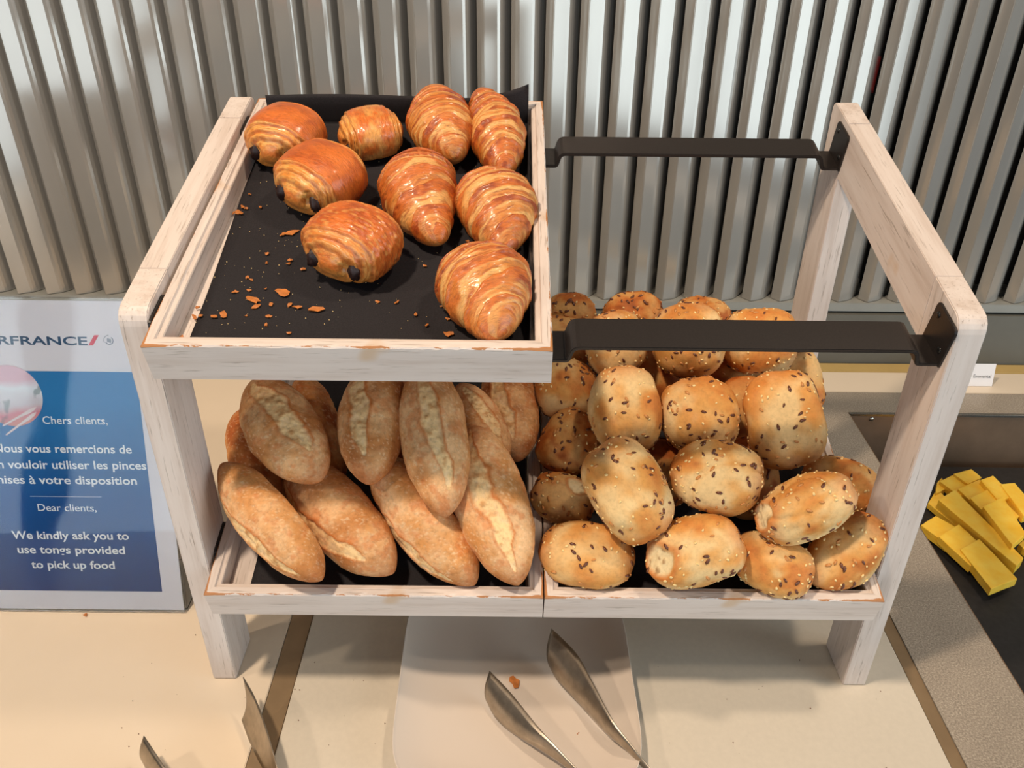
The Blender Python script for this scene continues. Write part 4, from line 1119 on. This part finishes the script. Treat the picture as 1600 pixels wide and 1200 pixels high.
FLK = [(0.0526, 0.2143, 0.4636, 0.0025, None), (0.051, 0.192, 0.4581, 0.0037, None), (0.0546, 0.1899, 0.4576, 0.0025, None), (0.0487, 0.1833, 0.4559, 0.0043, None), (0.0446, 0.1822, 0.4556, 0.0031, None), (0.0517, 0.1812, 0.4554, 0.0031, None), (0.0679, 0.1923, 0.4582, 0.0025, None), (0.1161, 0.1877, 0.457, 0.0031, None), (0.1252, 0.1656, 0.4515, 0.0031, None), (0.1072, 0.1509, 0.4479, 0.0081, 'large ragged flake, the farthest big one on the liner'), (0.0993, 0.1478, 0.4471, 0.0037, None), (0.1227, 0.1461, 0.4467, 0.0031, None), (0.1237, 0.1342, 0.4437, 0.0031, None), (0.1339, 0.1374, 0.4445, 0.0031, None), (0.1293, 0.1266, 0.4418, 0.0019, None), (0.0907, 0.1183, 0.4397, 0.0025, None), (0.1144, 0.1092, 0.4375, 0.0037, None), (0.1136, 0.1045, 0.4363, 0.0025, None), (0.1279, 0.0965, 0.4343, 0.0037, None), (0.137, 0.104, 0.4362, 0.0031, None), (0.1452, 0.1032, 0.436, 0.0019, None), (0.0937, 0.1052, 0.4365, 0.0019, None), (0.0813, 0.084, 0.4312, 0.0025, None), (0.0855, 0.0806, 0.4303, 0.0019, None), (0.1007, 0.0686, 0.4274, 0.0019, None), (0.0749, 0.0639, 0.4262, 0.0037, None), (0.0866, 0.0666, 0.4269, 0.0025, None), (0.1161, 0.0645, 0.4263, 0.0081, 'large squarish flake, highest of the front cluster'), (0.0934, 0.054, 0.4237, 0.0081, 'long toasted flake left of the squarish one'), (0.0972, 0.0449, 0.4215, 0.0056, 'toasted flake just below the long one in the front cluster'), (0.1102, 0.0484, 0.4223, 0.0031, None), (0.1262, 0.0478, 0.4222, 0.0031, None), (0.1333, 0.0454, 0.4216, 0.005, None), (0.1509, 0.0424, 0.4208, 0.0081, 'big flat flake right of the front cluster, alone near the front edge'), (0.0725, 0.0347, 0.4189, 0.0056, 'yellowish flake near the front left of the liner'), (0.065, 0.0322, 0.4183, 0.0037, None), (0.0483, 0.0433, 0.4211, 0.0031, None), (0.0491, 0.0312, 0.4181, 0.0037, None), (0.054, 0.0329, 0.4185, 0.0025, None), (0.1114, 0.0329, 0.4185, 0.0031, None), (0.0923, 0.0334, 0.4186, 0.0019, None), (0.1115, 0.0226, 0.4159, 0.0025, None), (0.1328, 0.0128, 0.4135, 0.0025, None), (0.2009, 0.0531, 0.4235, 0.0025, None), (0.2176, 0.0525, 0.4234, 0.0031, None), (0.2355, 0.0371, 0.4195, 0.0031, None), (0.2459, 0.0237, 0.4162, 0.0025, None), (0.2642, 0.0139, 0.4138, 0.005, 'curled flake by the front board below the shiny croissant'), (0.2565, 0.0481, 0.4223, 0.0019, None), (0.2631, 0.0319, 0.4182, 0.0025, None), (0.2376, 0.1028, 0.4359, 0.0025, None), (0.2742, 0.1406, 0.4453, 0.0025, None), (0.2704, 0.1211, 0.4404, 0.0025, None)]
for i_, (x, y, z, s, lb) in enumerate(FLK):
    flake(Vector((x, y, z)), s, 31+i_, TR, asp=.45+.1*(i_ % 4), label=lb or 'tiny golden pastry flake among the crumbs on the black liner')
# pale toasted smear of flakes in the front left corner
for i_, (x, s, n) in enumerate(((.0475, .022, .0154), (.0445, .030, .0154), (.0530, .0205, .0162))):
    flake(Tp(x, s, n, U_ORG), .007, 200+i_, TR, label='amber flake stuck in the front left corner of the top tray', group='flakes in the front left corner')

# minute specks: uncountable, one object per surface
def specks(name, pts, mat, label, cat='crumbs', size=.0006):
    V = []; F = []; rs = random.Random(4)
    for p in pts:
        s = size*rs.uniform(.5, 1.5); b = len(V); p = Vector(p)
        for d in ((s, 0, 0), (-s*.8, s*.5, 0), (-s*.3, -s*.8, 0), (0, 0, s*1.3)): V.append(tuple(p+Vector(d)))
        F += [(b, b+1, b+3), (b+1, b+2, b+3), (b+2, b, b+3), (b, b+2, b+1)]
    o = mesh_obj(name, V, F, mat)
    return tag(o, label, cat, None, 'stuff')
rs = random.Random(12)
pts = []
for k in range(420):
    x = rs.uniform(.05, .32); s = rs.uniform(.02, .36)
    if x > .19 and rs.random() < .6: continue
    if s > .2 and rs.random() < .5: continue
    pts.append(Tp(x, s, .0172, U_ORG))
specks('crumb_dust', pts, M_sesame, 'fine pale crumb dust scattered over the black liner of the top tray', size=.00045)
pts = [(rs.uniform(.23, .43), rs.uniform(-.12, .09), .0050) for k in range(26)]
specks('plate_crumbs', pts, M_flake, 'tiny crumbs on the white plate', size=.0009)
pts = [(rs.choice([rs.uniform(-.1, .06), rs.uniform(.09, .2), rs.uniform(.46, .73)]), rs.uniform(-.1, .06), .0002) for k in range(34)]
specks('counter_crumbs', pts, M_flax, 'tiny dark crumbs on the counter in front of the stand', size=.0007)
flake(Vector((.3235, -.004, .0045)), .0085, 5, label='orange croissant flake lying on the white plate between the tongs', group=None, asp=.75)
flake(Vector((.3300, -.068, .0045)), .0040, 6, label='small orange flake at the edge of the nearer tong blade', group=None, asp=.75)
flake(Vector((-.177, .087, .0006)), .0035, 9, label='lone brown crumb on the counter just in front of the notice', group=None, asp=.8)
